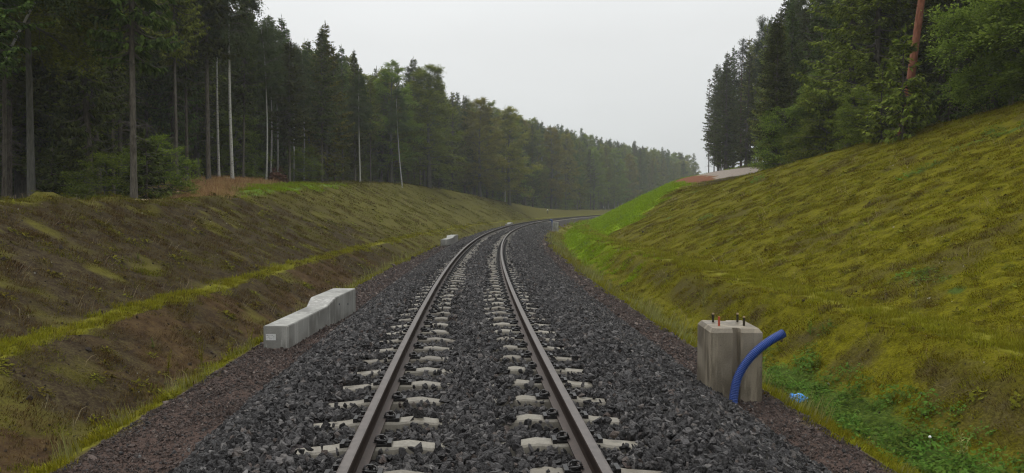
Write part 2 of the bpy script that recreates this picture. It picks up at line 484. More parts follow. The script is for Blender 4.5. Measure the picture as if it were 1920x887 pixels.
c = n.mix(thr(A1.outputs[1], nf), c, n.ramp(nm, [(.3, (.12, .19, .002)), (.7, (.24, .34, .005))]))
c = n.mix(thr(A2.outputs[0], nm), c, n.ramp(nf, [(.3, (.03, .05, .010)), (.7, (.09, .13, .02))]))
c = n.mix(thr(A2.outputs[1], nf), c, n.ramp(nm, [(.3, (.12, .115, .012)), (.7, (.195, .185, .02))]))
c = n.mix(thr(A3.outputs[0], nm), c, n.ramp(nf, [(.3, (.20, .12, .055)), (.7, (.38, .25, .12))]))
c = n.mix(thr(A3.outputs[1], nf), c, n.ramp(nm, [(.3, (.09, .14, .025)), (.7, (.15, .21, .035))]))
c = n.mix(thr(A2.outputs[2], nm), c, n.ramp(nm, [(.3, (.20, .165, .135)), (.7, (.34, .295, .255))]))
c = n.mix(thr(A3.outputs[2], nm), c, n.ramp(nm, [(.3, (.10, .04, .02)), (.7, (.24, .10, .055))]))
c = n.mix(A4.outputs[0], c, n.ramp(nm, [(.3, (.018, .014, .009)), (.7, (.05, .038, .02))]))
c = n.mix(A1.outputs[0], c, n.ramp(nf, [(.3, (.042, .028, .023)), (.7, (.10, .07, .058))]))
n.link(c, b_.inputs['Base Color'])
hgt = n.math('ADD', n.math('MULTIPLY', nm, .7), n.math('MULTIPLY', nf, .35))
n.bump(hgt, .8, .055, b_)
M['ground'] = m
gme = mesh_np('ground', V, F.ravel(), 4, M['ground'], True)
mk = masks(S, O)
def setcol(me, name, a, b, c):
    at = me.color_attributes.new(name, 'FLOAT_COLOR', 'POINT')
    d = np.ones((len(me.vertices), 4), np.float32)
    for k, q in enumerate((a, b, c)): d[:, k] = np.clip(q, 0, 1).ravel()
    at.data.foreach_set('color', d.ravel())
setcol(gme, 'm1', mk['grit'], mk['vivid'], mk['bare'])
setcol(gme, 'm2', mk['ditch'], mk['bench'], mk['sand'])
setcol(gme, 'm3', mk['tan'], mk['lawn'], mk['red'])
setcol(gme, 'm4', mk['forest'], mk['rust'], mk['side'])
tag(obj_from('ground', gme), kind='structure')

# ballast bed below the loose stones
m, nt_, b_ = new_mat('packed_ballast', .9, .06)
n = N(nt_); tc = n.new('ShaderNodeTexCoord')
vo = n.new('ShaderNodeTexVoronoi'); vo.inputs['Scale'].default_value = 15; n.link(tc.outputs['Object'], vo.inputs['Vector'])
bw = n.new('ShaderNodeSeparateColor'); n.link(vo.outputs['Color'], bw.inputs[0])
big = n.noise(tc.outputs['Object'], .5, 3)
c = n.ramp(bw.outputs[0], [(0, (.018, .016, .016)), (.5, (.048, .042, .042)), (.85, (.08, .07, .07)), (1, (.14, .128, .122))])
n.link(n.mix(n.rng(big, .35, .7, 0, .35), c, (.07, .052, .048)), b_.inputs['Base Color'])
n.bump(n.math('ADD', n.math('MULTIPLY', vo.outputs['Distance'], -1.), bw.outputs[1]), 1, .05, b_)
M['bed'] = m
def bed_z(o):
    return np.interp(o, [-2.75, -2.5, -1.75, -1.3, -1.1, -.25, -.15, .15, .25, 1.1, 1.3, 1.9, 2.9, 3.15], [-.70, -.545, -.06, -.03, -.07, -.075, -.03, -.03, -.075, -.07, -.03, -.06, -.52, -.70])
bs = np.array(spaced(-12, 400, .5, 1.01, 4)); bo = np.array([-2.75, -2.5, -2.1, -1.75, -1.3, -1.1, -.6, -.25, -.15, .15, .25, .6, 1.1, 1.3, 1.9, 2.4, 2.9, 3.15])
S2, O2 = np.meshgrid(bs, bo, indexing='ij'); X2, Y2 = xy(S2, O2)
V2 = np.stack([X2, Y2, bed_z(O2) + zg(S2)], -1).reshape(-1, 3)
ni, nj = S2.shape; i = np.arange(ni - 1)[:, None] * nj; j = np.arange(nj - 1)[None]
F2 = np.stack([i + j, i + j + 1, i + nj + j + 1, i + nj + j], -1).reshape(-1, 4)
tag(obj_from('track_bed', mesh_np('track_bed', V2, F2.ravel(), 4, M['bed'], True)), kind='structure')

# ------------------------------------------------------------------ scatter by geometry nodes (only for uncountable stuff)
def scatter(name, pts, rot, scl, idx, variants, label):
    me = bpy.data.meshes.new(name); pts = np.asarray(pts, np.float32)
    me.vertices.add(len(pts)); me.vertices.foreach_set('co', pts.ravel())
    a = me.attributes.new('rot', 'FLOAT_VECTOR', 'POINT'); a.data.foreach_set('vector', np.asarray(rot, np.float32).ravel())
    a = me.attributes.new('siz', 'FLOAT_VECTOR', 'POINT'); a.data.foreach_set('vector', np.asarray(scl, np.float32).ravel())
    a = me.attributes.new('idx', 'INT', 'POINT'); a.data.foreach_set('value', np.asarray(idx, np.int32))
    for mt in {m for v in variants for m in v.materials}: me.materials.append(mt)
    o = obj_from(name, me)
    col = bpy.data.collections.new(name + '_sources')
    for k, vm in enumerate(variants):
        so_ = bpy.data.objects.new('%s_source_%02d' % (name, k), vm); col.objects.link(so_)
    g = bpy.data.node_groups.new(name + '_scatter', 'GeometryNodeTree')
    g.interface.new_socket('Geometry', in_out='INPUT', socket_type='NodeSocketGeometry')
    g.interface.new_socket('Geometry', in_out='OUTPUT', socket_type='NodeSocketGeometry')
    nn = g.nodes; gi = nn.new('NodeGroupInput'); go = nn.new('NodeGroupOutput')
    ip = nn.new('GeometryNodeInstanceOnPoints'); ci = nn.new('GeometryNodeCollectionInfo')
    ci.inputs['Collection'].default_value = col; ci.inputs['Separate Children'].default_value = True; ci.inputs['Reset Children'].default_value = True
    def na(nm, ty):
        q = nn.new('GeometryNodeInputNamedAttribute'); q.data_type = ty; q.inputs['Name'].default_value = nm; return q.outputs['Attribute']
    er = nn.new('FunctionNodeEulerToRotation')
    L = g.links.new
    L(gi.outputs[0], ip.inputs['Points']); L(ci.outputs[0], ip.inputs['Instance']); ip.inputs['Pick Instance'].default_value = True
    L(na('idx', 'INT'), ip.inputs['Instance Index']); L(na('rot', 'FLOAT_VECTOR'), er.inputs[0]); L(er.outputs[0], ip.inputs['Rotation'])
    L(na('siz', 'FLOAT_VECTOR'), ip.inputs['Scale']); L(ip.outputs[0], go.inputs[0])
    md = o.modifiers.new('scatter', 'NODES'); md.node_group = g
    tag(o, label=label[0], cat=label[1], kind='stuff')
    return o
def eul_from_normal(nx, ny, nz, phi):
    # R = T(n) * Rz(phi)
    N_ = np.stack([nx, ny, nz], -1); N_ /= np.linalg.norm(N_, axis=1)[:, None]
    X_ = np.stack([np.ones(len(nx)), np.zeros(len(nx)), np.zeros(len(nx))], -1)
    X_ = X_ - N_ * (X_ * N_).sum(1)[:, None]; X_ /= np.linalg.norm(X_, axis=1)[:, None]
    Y_ = np.cross(N_, X_)
    A = X_ * np.cos(phi)[:, None] + Y_ * np.sin(phi)[:, None]; B = np.cross(N_, A)
    return np.stack([np.arctan2(B[:, 2], N_[:, 2]), -np.arcsin(np.clip(A[:, 2], -1, 1)), np.arctan2(A[:, 1], A[:, 0])], -1)
def in_view(x, y, z, m=.03):
    px = (x + .08) / np.maximum(y, .1) * 1400 / 960; py = (z - H0) / np.maximum(y, .1) * 1400
    return (y > 2.5) & (np.abs(px) < 1.06 + m + 4.5 / np.maximum(y, 1)) & (py > -620 - 900 / np.maximum(y, 1)) & (py < 470)

# ------------------------------------------------------------------ rails
prof = [(-.075, 0), (.075, 0), (.075, .011), (.02, .028), (.0095, .045), (.0085, .115), (.018, .128), (.036, .134), (.036, .163), (.031, .169), (.022, .172),
        (-.022, .172), (-.031, .169), (-.036, .163), (-.036, .134), (-.018, .128), (-.0085, .115), (-.0095, .045), (-.02, .028), (-.075, .011)]
def rail(o0, label):
    ss = np.array(spaced(-14, 330, .6, 1.003, 2.0)); k = len(prof)
    VV = []
    for po, pz in prof:
        X, Y = xy(ss, o0 + po); VV.append(np.stack([X, Y, zg(ss) + .012 + pz], -1))
    VV = np.stack(VV, 1).reshape(-1, 3)
    i = np.arange(len(ss) - 1)[:, None] * k; j = np.arange(k)[None]; j2 = (j + 1) % k
    F = np.stack([i + j, i + j2, i + k + j2, i + k + j], -1).reshape(-1, 4)
    mi = np.tile([2 if q in (2, 18) else (1 if q in (0, 1, 3, 4, 5, 6, 7, 12 + 1, 14, 15, 16, 17, 19) else 0) for q in range(k)], len(ss) - 1)
    mi = np.tile([0 if q in (9, 10, 11) else (2 if q in (2, 18) else 1) for q in range(k)], len(ss) - 1)
    me = mesh_np('rail', VV, F.ravel(), 4, [M['rail_top'], M['rail_side'], M['rail_foot']], False, mi)
    tag(obj_from('rail', me), label, 'rail', 'rails of the track')
rail(-.753, 'long steel rail on the outer left side of the curving track')
rail(.753, 'long steel rail on the inner right side of the curving track')

# ------------------------------------------------------------------ sleepers with clips
def sleeper_mesh():
    xs = [-1.3, -1.29, -1.0, -.92, -.58, -.46, -.3, 0, .3, .46, .58, .92, 1.0, 1.29, 1.3]
    zt = [-.05, -.04, -.015, 0, 0, .012, -.01, -.03, -.01, .012, 0, 0, -.015, -.04, -.05]
    ht = [.07, .08, .085, .085, .085, .085, .08, .075, .08, .085, .085, .085, .085, .08, .07]
    VV = []
    for x, z, h in zip(xs, zt, ht):
        for yy, zz in ((-h - .05, -.2), (-h, z - .014), (-h + .014, z), (h - .014, z), (h, z - .014), (h + .05, -.2)):
            VV.append((x, yy, zz))
    F = []
    for a in range(len(xs) - 1):
        for b in range(6):
            c = (b + 1) % 6; F.append((a * 6 + b, a * 6 + c, a * 6 + 6 + c, a * 6 + 6 + b))
    F.append((0, 1, 2, 3)); F.append((3, 4, 5, 0)); e = (len(xs) - 1) * 6
    F.append((e + 3, e + 2, e + 1, e)); F.append((e, e + 5, e + 4, e + 3))
    return mesh_np('sleeper', VV, np.array(F)[:, ::-1].ravel(), 4, M['sleeper'])
def clip_mesh():
    q = Quads()
    # ribbed guide plate
    for (x0, x1, y0, y1, z0, z1) in ((.078, .20, -.06, .06, .0, .022), (.17, .205, -.07, .07, .0, .04)):
        v = [(x0, y0, z0), (x1, y0, z0), (x1, y1, z0), (x0, y1, z0), (x0, y0, z1), (x1, y0, z1), (x1, y1, z1), (x0, y1, z1)]
        q.add(v, [(0, 3, 2, 1), (4, 5, 6, 7), (0, 1, 5, 4), (1, 2, 6, 5), (2, 3, 7, 6), (3, 0, 4, 7)])
    # W shaped spring: two loops
    for sgn in (-1, 1):
        t = np.linspace(0, 1, 22)
        ang = t * math.pi * 1.55 - .35
        x = .118 + .045 * np.cos(ang) ; y = sgn * (.030 + .033 * np.sin(ang) * 1.0 + .02 * t); z = .035 + .03 * np.sin(t * math.pi) - .004 * t
        q.tube(np.stack([x, y, z], -1), .0085, 8)
    q.tube([(.055, -.055, .032), (.075, -.04, .04), (.09, 0, .048), (.075, .04, .04), (.055, .055, .032)], .009, 8)
    # screw with hexagonal head and washer
    q.tube([(.125, 0, .03), (.125, 0, .058)], .028, 12); q.tube([(.125, 0, .058), (.125, 0, .0581)], [.028, .0005], 12)
    q.tube([(.125, 0, .058), (.125, 0, .092)], .019, 6); q.tube([(.125, 0, .092), (.125, 0, .0921)], [.019, .0005], 6)
    return q.mesh('rail_clip', M['clip'])
SP = .63
slm = sleeper_mesh(); clm = clip_mesh()
s_list = [-.35 + SP * k for k in range(-2, 300)]
s_list = [q for q in s_list if q < 186]
def sleeper_label(k, vis):
    words = ['nearest', 'second nearest', 'third nearest', 'fourth nearest', 'fifth nearest', 'sixth nearest', 'seventh nearest', 'eighth nearest']
    if 0 <= vis < len(words): return '%s concrete sleeper showing between dark ballast at the bottom of the photo' % words[vis] if vis < 1 else '%s pale concrete sleeper in the foreground, counted from the bottom' % words[vis]
    return 'pale concrete sleeper further up the track, half buried in dark ballast under the rails'
vis = -1
for k, s in enumerate(s_list):
    x, y = xy(s, 0)
    if y < 3.0: continue
    if y > 3.9: vis += 1
    base = obj_from('concrete_sleeper', slm)
    base.location = (float(x), float(y), float(zg(s))); base.rotation_euler = (0, 0, -(TH + s / R0))
    near = s < 42
    tag(base, sleeper_label(k, vis if y > 3.9 else -1), 'sleeper', 'concrete sleepers under the rails')
    if near:
        for rx in (-.753, .753):
            for sg_ in (-1, 1):
                c = obj_from('rail_clip', clm, base); c.location = (rx, 0, -.004); c.scale = (.88, .85, .85)
                if sg_ < 0: c.rotation_euler = (0, 0, math.pi)

# ------------------------------------------------------------------ loose ballast and red grit
def rock(seed, mat, flat=.7, npt=14):
    r = random.Random(seed); bm = bmesh.new()
    for k in range(npt):
        v = Vector((r.gauss(0, 1), r.gauss(0, 1), r.gauss(0, 1))).normalized() * r.uniform(.82, 1.08)
        bm.verts.new((v.x * r.uniform(.9, 1.1) * 1.15, v.y * .9, v.z * flat))
    res = bmesh.ops.convex_hull(bm, input=bm.verts)
    bmesh.ops.delete(bm, geom=[g for g in res['geom_interior'] if isinstance(g, bmesh.types.BMVert)], context='VERTS')
    bmesh.ops.recalc_face_normals(bm, faces=bm.faces)
    me = bpy.data.meshes.new('rock'); bm.to_mesh(me); bm.free(); me.materials.append(mat)
    return me
rocks = [rock(s, M['basalt'], .55 + .05 * (s % 5), 9 + s % 6) for s in range(10)]
P_, Sz = [], []
for (a, b, dens, size) in ((3.2, 9, 1300, .0305), (9, 16, 950, .032), (16, 30, 620, .036), (30, 55, 330, .043), (55, 100, 140, .058)):
    nq = int((b - a) * 6.0 * dens)
    s = rng.uniform(a, b, nq); o = rng.uniform(-2.75, 3.3, nq)
    # ragged toes
    edge = vnoise(s * 1.7, o * 0 + 3, 5) * .35 + rng.normal(0, .1, nq)
    keep = (o > -2.62 + edge * .6) & (o < 3.2 - edge * .8 + np.interp(s, [0, 20, 60], [-.1, .1, .25]))
    ds = (s - s_list[0]) % SP; ds = np.minimum(ds, SP - ds)
    ao = np.abs(o)
    jn = vnoise(s * 2.1, o * 1.1, 8) * .16 - .04 + np.interp(np.sin(np.floor((s - s_list[0]) / SP + .5) * 12.9 + (o > 0) * 3), [-1, 1], [-.06, .10])
    over = (ds < .092 + size * .85) & (ao > .24 + jn) & (ao < 1.19 + .12 - jn)
    keep &= ~(over & (rng.random(nq) > .02))
    keep &= ~(np.abs(ao - .753) < .075 + size * .9)
    keep &= ~((np.abs(ao - .753) < .21) & (ds < .09 + size))
    s = s[keep]; o = o[keep]; nq = len(s)
    sz = size * np.exp(rng.normal(0, .32, nq)).clip(.4, 1.7)
    z = bed_z(o) + zg(s) + rng.uniform(-.01, .03, nq) + .012 + .02 * (vnoise(s * 1.3, o * 1.3, 77) - .5)
    ds = (s - s_list[0]) % SP; ds = np.minimum(ds, SP - ds)
    onsl = (ds < .13) & (np.abs(o) > .24) & (np.abs(o) < 1.2)
    z = np.where(onsl, np.maximum(z, zg(s) - .005 + sz * .5 * (ds < .09)), z)
    x, y = xy(s, o)
    P_.append(np.stack([x, y, z], -1)); Sz.append(sz)
P_ = np.concatenate(P_); Sz = np.concatenate(Sz)
k = in_view(P_[:, 0], P_[:, 1], P_[:, 2]); P_ = P_[k]; Sz = Sz[k]; nq = len(P_)
print('ballast stones', nq)
scatter('ballast', P_, rng.uniform(-3.14, 3.14, (nq, 3)), Sz[:, None] * rng.uniform(.75, 1.25, (nq, 3)), rng.integers(0, 10, nq), rocks,
        ('dark grey angular ballast stones filling the track bed', 'ballast'))
grocks = [rock(40 + s, M['grit'], .7, 9) for s in range(4)] + [rock(50, M['basalt'], .7, 10)]
P_, Sz = [], []
for (a, b, dens, size) in ((3.2, 9, 2600, .009), (9, 18, 1300, .013), (18, 40, 420, .022), (40, 70, 120, .035)):
    for lo, hi in ((-3.55, -2.3), (2.6, 3.65)):
        nq = int((b - a) * (hi - lo) * dens); s = rng.uniform(a, b, nq); o = rng.uniform(lo, hi, nq)
        sz = size * np.exp(rng.normal(0, .45, nq)); x, y = xy(s, o)
        z = np.maximum(ground_z(s, o), bed_z(o) + zg(s)) + sz * .3
        P_.append(np.stack([x, y, z], -1)); Sz.append(sz)
P_ = np.concatenate(P_); Sz = np.concatenate(Sz)
k = in_view(P_[:, 0], P_[:, 1], P_[:, 2]); P_ = P_[k]; Sz = Sz[k]; nq = len(P_)
scatter('red_grit', P_, rng.uniform(-3.14, 3.14, (nq, 3)), Sz[:, None] * rng.uniform(.75, 1.25, (nq, 3)), np.minimum(rng.integers(0, 22, nq) // 5, 4), grocks,
        ('reddish brown grit along both edges of the ballast', 'grit'))

# ------------------------------------------------------------------ concrete foundation blocks
def loft(bm, secs):
    rings = [[bm.verts.new(p) for p in s] for s in secs]
    k = len(rings[0])
    for a, b in zip(rings, rings[1:]):
        for i in range(k): bm.faces.new((a[i], a[(i + 1) % k], b[(i + 1) % k], b[i]))
    bm.faces.new(rings[0]); bm.faces.new(list(reversed(rings[-1])))
def lying_block(loc, rz, label, detail):
    t = empty('concrete_foundation_post', loc, rz, label=label, cat='concrete post', group='concrete foundation posts lying beside the track')
    bm = bmesh.new(); secs = []
    for y, w_, z0, z1 in ((0, .20, 0, .38), (.25, .20, 0, .38), (2.3, .20, 0, .40), (2.75, .25, -.07, .53), (4.4, .25, -.07, .54)):
        secs.append([(-w_, y, z0), (w_, y, z0), (w_, y, z1), (-w_, y, z1)])
    loft(bm, secs)
    obj_bm('block', bm, M['concrete'], t, bevel=.012)
    if detail:
        bm = bmesh.new()
        bmesh.ops.create_cube(bm, size=1, matrix=Matrix.Translation((-.075, -.002, .2)) @ Matrix.Diagonal((.16, .003, .10, 1)))
        p = obj_bm('paper_label', bm, M['paper'], t)
        bm = bmesh.new(); r = random.Random(3)
        for row in range(3):
            x = -.145
            while x < -.01:
                l = r.uniform(.004, .014)
                if r.random() < .75:
                    bmesh.ops.create_cube(bm, size=1, matrix=Matrix.Translation((x + l / 2, -.0045, .23 - row * .028 + r.uniform(-.003, .003))) @ Matrix.Diagonal((l, .002, r.uniform(.003, .010), 1)))
                x += l + .004
        obj_bm('faded_print', bm, M['ink'], p)
        for (x, y, z) in ((.252, 3.7, .28), (.252, 3.0, .36)):
            bm = bmesh.new(); bmesh.ops.create_cone(bm, cap_ends=True, segments=12, radius1=.018, radius2=.018, depth=.01, matrix=Matrix.Translation((x, y, z)) @ Matrix.Rotation(R(90), 4, 'Y'))
            obj_bm('lifting_socket', bm, M['pipe_dark'], t)
    return t
def gz(x, y):
    s, o = so(x, y); return float(ground_z(s, o))
lying_block((-3.90, 12.0, -.575 + .01), math.atan2(-.04, 4.4) - .02, 'long concrete post lying left of the near track, paper label on its near end', True)
sx_, sy_ = xy(46, -3.3)
lying_block((-4.27, 45.8, -.47 + float(zg(46))), -.075, 'small looking pale concrete post lying left of the track further along, before the bend', False)
sx_, sy_ = xy(95, -3.45)
lying_block((float(sx_), float(sy_), -.5 + float(zg(95))), -(TH + 95 / R0), 'farthest concrete post lying left of the track, a thin pale sliver in the bend', False)

def standing_block(loc, rz, label, w=.60, d=.74, h0=-.5, h1=.76, bolts=True, mat='concrete_wet'):
    t = empty('mast_foundation', loc, rz, label=label, cat='concrete block', group='standing concrete mast foundations')
    bm = bmesh.new()
    g, gd = .048, .10; hw = w / 2
    def ring(z, ins=0):
        a = hw - ins
        return [(-a, ins, z), (-g, ins, z), (-g * .55, gd, z), (g * .55, gd, z), (g, ins, z), (a, ins, z), (a, d - ins, z), (g, d - ins, z), (g * .55, d - gd, z), (-g * .55, d - gd, z), (-g, d - ins, z), (-a, d - ins, z)]
    loft(bm, [ring(h0), ring(h1 - .045), ring(h1, .035)])
    # slight chamfer on the upright outer corners
    bm.edges.ensure_lookup_table()
    es = [e for e in bm.edges if abs(abs(e.verts[0].co.x) - hw) < .04 and abs(abs(e.verts[1].co.x) - hw) < .04 and abs(e.verts[0].co.z - e.verts[1].co.z) > .02]
    bmesh.ops.bevel(bm, geom=es, offset=.02, segments=2, affect='EDGES')
    obj_bm('block', bm, M[mat], t)
    if bolts:
        for i, (x, y) in enumerate(((-.15, .24), (.15, .26), (-.15, .54), (.15, .55))):
            q = Quads(); r_ = .0135
            zz = np.linspace(h1 - .02, h1 + .11, 40); rr = r_ + .0012 * np.cos(np.arange(40) * math.pi)
            q.tube(np.stack([np.full(40, x), np.full(40, y), zz], -1), rr, 12)
            q.tube([(x, y, zz[-1]), (x, y, zz[-1] + .0006)], [r_, .0004], 12)
            bo_ = obj_from('anchor_bolt', q.mesh('anchor_bolt', M['redcap'] if i == 0 else M['bolt'], True), t)
            if i == 0: bo_['label'] = 'orange red capped bolt at the front left'
            if i != 0:
                q = Quads(); q.tube([(x, y, h1 + .095), (x, y, h1 + .112)], r_ + .002, 12); q.tube([(x, y, h1 + .112), (x, y, h1 + .1125)], [r_ + .002, .0004], 12)
                obj_from('bolt_cap', q.mesh('bolt_cap', M['wood']), bo_)
    return t
standing_block((2.53, 8.62, -.46), R(-2), 'damp concrete mast foundation standing right of the ballast with four bolts on top')
sx_, sy_ = xy(82, 3.55)
standing_block((float(sx_), float(sy_), -.42 + float(zg(82))), R(-4), 'far small concrete mast foundation with blue pipe at the inside of the bend', .66, .7, -.4, .80, False, 'concrete')

def corrugated(pts, r, label, group, n_ring=62):
    t = None
    P = np.asarray(pts, float)
    # Catmull-Rom resample
    tt = np.linspace(0, len(P) - 1, 400); Q = np.zeros((400, 3))
    Pe = np.vstack([2 * P[0] - P[1], P, 2 * P[-1] - P[-2]])
    for a, u in enumerate(tt):
        k = min(int(u), len(P) - 2); f = u - k; p0, p1, p2, p3 = Pe[k:k + 4]
        Q[a] = .5 * ((2 * p1) + (-p0 + p2) * f + (2 * p0 - 5 * p1 + 4 * p2 - p3) * f * f + (-p0 + 3 * p1 - 3 * p2 + p3) * f ** 3)
    L = np.concatenate([[0], np.cumsum(np.linalg.norm(np.diff(Q, axis=0), axis=1))]); Ltot = L[-1]
    u = np.linspace(0, Ltot, n_ring * 6 + 1)
    Q = np.stack([np.interp(u, L, Q[:, i]) for i in range(3)], -1)
    wv = np.cos(u / Ltot * n_ring * 2 * math.pi)
    rad = r * (1 - .08 + .08 * np.clip(wv * 1.6, -1, 1))
    q = Quads(); q.tube(Q, rad, 28)
    o = obj_from('corrugated_pipe', q.mesh('corrugated_pipe', M['blue'], True)); tag(o, label, 'pipe', group)
    q = Quads(); d = (Q[-1] - Q[-2]) / np.linalg.norm(Q[-1] - Q[-2])
    q.tube([Q[-1] - d * .12, Q[-1] - d * .06, Q[-1]], r * .86, 28); q.tube([Q[-1], Q[-1] + d * .002], [r * .86, r * .97], 28)
    q.tube([Q[-1] - d * .12, Q[-1] - d * .119], [.001, r * .86], 28)
    obj_from('pipe_mouth', q.mesh('pipe_mouth', M['pipe_dark'], True), o)
pz = 8.46
def pw(px, py, z=pz): return (pix(px, z), z, H0 - (py - 397) * z / 1400)
corrugated([pw(1376, 775), pw(1380, 738), pw(1385.5, 712), pw(1399, 686), pw(1420, 661), pw(1446, 640.5, pz + .03), pw(1471, 626, pz + .08)], .051,
           'bright blue corrugated pipe curving up out of the ballast before the concrete foundation', 'blue corrugated pipes')
fx, fy = xy(81.6, 3.45)
fz = -.42 + float(zg(82))
corrugated([(float(fx) - .1, float(fy) + .9, fz - .1), (float(fx) - .15, float(fy) + .95, fz + .5), (float(fx) - .2, float(fy) + .9, fz + .86), (float(fx) - .3, float(fy) + .8, fz + 1.02), (float(fx) - .45, float(fy) + .7, fz + 1.0)], .09,
           'far blue pipe curling over the small foundation in the bend', 'blue corrugated pipes', 20)

# blue plastic bag
bm = bmesh.new(); bmesh.ops.create_icosphere(bm, subdivisions=4, radius=1)
for v_ in bm.verts:
    p = v_.co.copy()
    nz = float(fbm(p.x * 2.1 + p.z * 1.7 + 9, p.y * 2.3 + p.z + 5, 4, 3)) - .5
    cr = abs(float(vnoise(p.x * 5 + p.z * 3, p.y * 5 - p.z * 2, 8)) - .5)
    s_ = 1 + nz * .9 - cr * .5
    v_.co = Vector((p.x * .125 * s_, p.y * .09 * s_, max(p.z, -.3) * .058 * s_))
bagx, bagy = 3.62, 9.62
o = obj_bm('plastic_bag', bm, M['bag']); o.location = (bagx, bagy, gz(bagx, bagy) + .06); o.rotation_euler = (R(12), 0, R(-20))
tag(o, 'crumpled bright blue plastic bag lying in the right ditch grass', 'plastic bag')

# markers
def marker(x, y, h, w_, disc, label):
    t = empty('marker_post', (x, y, gz(x, y)), 0, label=label, cat='marker post')
    q = Quads(); q.tube([(0, 0, -.2), (0, 0, h)], w_ * .22, 8); obj_from('stake', q.mesh('stake', M['bark_grey']), t)
    bm = bmesh.new()
    if disc: bmesh.ops.create_uvsphere(bm, u_segments=16, v_segments=10, radius=w_ / 2, matrix=Matrix.Translation((0, 0, h)))
    else: bmesh.ops.create_cube(bm, size=1, matrix=Matrix.Translation((0, -.02, h)) @ Matrix.Diagonal((w_, .03, w_ * 1.3, 1)))
    obj_bm('marker_head', bm, M['white'], t, bevel=0 if disc else .004)
marker(pix(339.5, 41), 41, .42, .12, False, 'tiny white marker plate at the foot of the left forest trees')
marker(pix(1026.5, 156), 156, .75, .32, True, 'small round white marker on the far left crest at the forest edge')

# ------------------------------------------------------------------ logs and root stump on the left plateau
def log(pts, r, label):
    P = []
    for (x, y) in pts: P.append((x, y, gz(x, y) + r * 1.1 + .03))
    q = Quads(); P = np.array(P); u = np.linspace(0, len(P) - 1, len(P) * 6); Pf = np.stack([np.interp(u, np.arange(len(P)), P[:, i]) for i in range(3)], -1)
    q.tube(Pf, np.linspace(r, r * .5, len(Pf)) * (1 + .15 * np.sin(np.arange(len(Pf)) * 2.1)), 8)
    tag(obj_from('fallen_branch', q.mesh('fallen_branch', M['wood'], True)), label, 'branch', 'bare fallen branches on the left crest')
log([(pix(238, 24.0), 24.0), (pix(262, 24.3), 24.3), (pix(292, 25.2), 25.2)], .055, 'pale bare branch lying flat in front of the left forest, nearest to the track')
log([(pix(294, 25.6), 25.6), (pix(308, 28), 28), (pix(322, 31), 31)], .05, 'pale bare branch slanting up the tan mound, left end near the other branch')
log([(pix(331, 34), 34), (pix(345, 39), 39), (pix(352, 40), 40)], .07, 'thin bare branch reaching the top of the tan mound under the trees')
log([(pix(425, 50), 50), (pix(472, 50), 50)], .08, 'pale branch lying along the top of the mound by the white birches')
def stump(x, y, label):
    t = empty('uprooted_stump', (x, y, gz(x, y)), .4, label=label, cat='stump')
    bm = bmesh.new(); bmesh.ops.create_icosphere(bm, subdivisions=4, radius=1)
    for v_ in bm.verts:
        p = v_.co; k_ = 1 + (float(fbm(p.x * 2 + 4, p.y * 2 + p.z * 2.2 + 7, 12, 4)) - .5) * 1.5
        v_.co = Vector((p.x * .6 * k_, p.y * .4 * k_, .3 + p.z * .42 * k_))
    obj_bm('root_plate', bm, M['root'], t)
    q = Quads(); r_ = random.Random(5)
    for k_ in range(26):
        a = r_.uniform(0, 6.28); L_ = r_.uniform(.3, .6); p0 = np.array([math.cos(a) * .4, r_.uniform(-.3, .1), .5 + math.sin(a) * .4])
        d = np.array([math.cos(a), r_.uniform(-.5, .1), math.sin(a)]); q.tube([p0, p0 + d * L_ * .4 + [0, 0, .05], p0 + d * L_ * .7], [.035, .022, .008], 5)
    obj_from('roots', q.mesh('roots', M['root']), t)
stump(pix(521, 52), 52, 'brown uprooted stump with torn roots at the left forest edge')

# ------------------------------------------------------------------ short grass, moss tufts and herbs on the banks (stuff)
def blade_patch(name, mat, n_, R_, h, w_, lean=.6, seed=1, hvar=.5):
    r = np.random.default_rng(seed); q = Quads()
    a = r.uniform(0, 6.283, n_); d = R_ * np.sqrt(r.random(n_)); c = np.stack([np.cos(a) * d, np.sin(a) * d, np.full(n_, -.01)], -1)
    hh = h * (1 - hvar + 2 * hvar * r.random(n_)); az = r.uniform(0, 6.283, n_); ln = lean * r.random(n_)
    side = np.stack([-np.sin(az), np.cos(az), np.zeros(n_)], -1) * (w_ * r.uniform(.7, 1.3, n_))[:, None] / 2
    tilt = np.stack([np.cos(az), np.sin(az), np.zeros(n_)], -1)
    p1 = c + tilt * (ln * hh * .3)[:, None] + np.array([0, 0, 1]) * (hh * .6)[:, None]
    p2 = c + tilt * (ln * hh * 1.0)[:, None] + np.array([0, 0, 1]) * (hh * (1 - .35 * ln))[:, None]
    V = np.stack([c - side, c + side, p1 + side * .8, p1 - side * .8, p2 + side * .12, p2 - side * .12], 1).reshape(-1, 3)
    i = np.arange(n_)[:, None] * 6
    F = np.concatenate([i + np.array([0, 1, 2, 3]), i + np.array([3, 2, 4, 5])], 1).reshape(-1, 4)
    q.add(V, F); return q.mesh(name, mat)
def herb_patch(name, mat, n_, R_, size, h, seed=1):
    r = np.random.default_rng(seed); q = Quads()
    a = r.uniform(0, 6.283, n_); d = R_ * np.sqrt(r.random(n_)); c = np.stack([np.cos(a) * d, np.sin(a) * d, h * r.random(n_)], -1)
    az = r.uniform(0, 6.283, n_); el_ = r.uniform(-.3, .7, n_); L = size * r.uniform(.6, 1.3, n_)
    u = np.stack([np.cos(az) * np.cos(el_), np.sin(az) * np.cos(el_), np.sin(el_)], -1) * L[:, None]
    v_ = np.stack([-np.sin(az), np.cos(az), r.uniform(-.3, .3, n_)], -1) * (L * .3)[:, None]
    q.leaves(c, u, v_); return q.mesh(name, mat)
M['g_olive'] = foliage('olive_moss_blades', (.078, .070, .003), (.235, .22, .008), .2, .35, .85, 3)
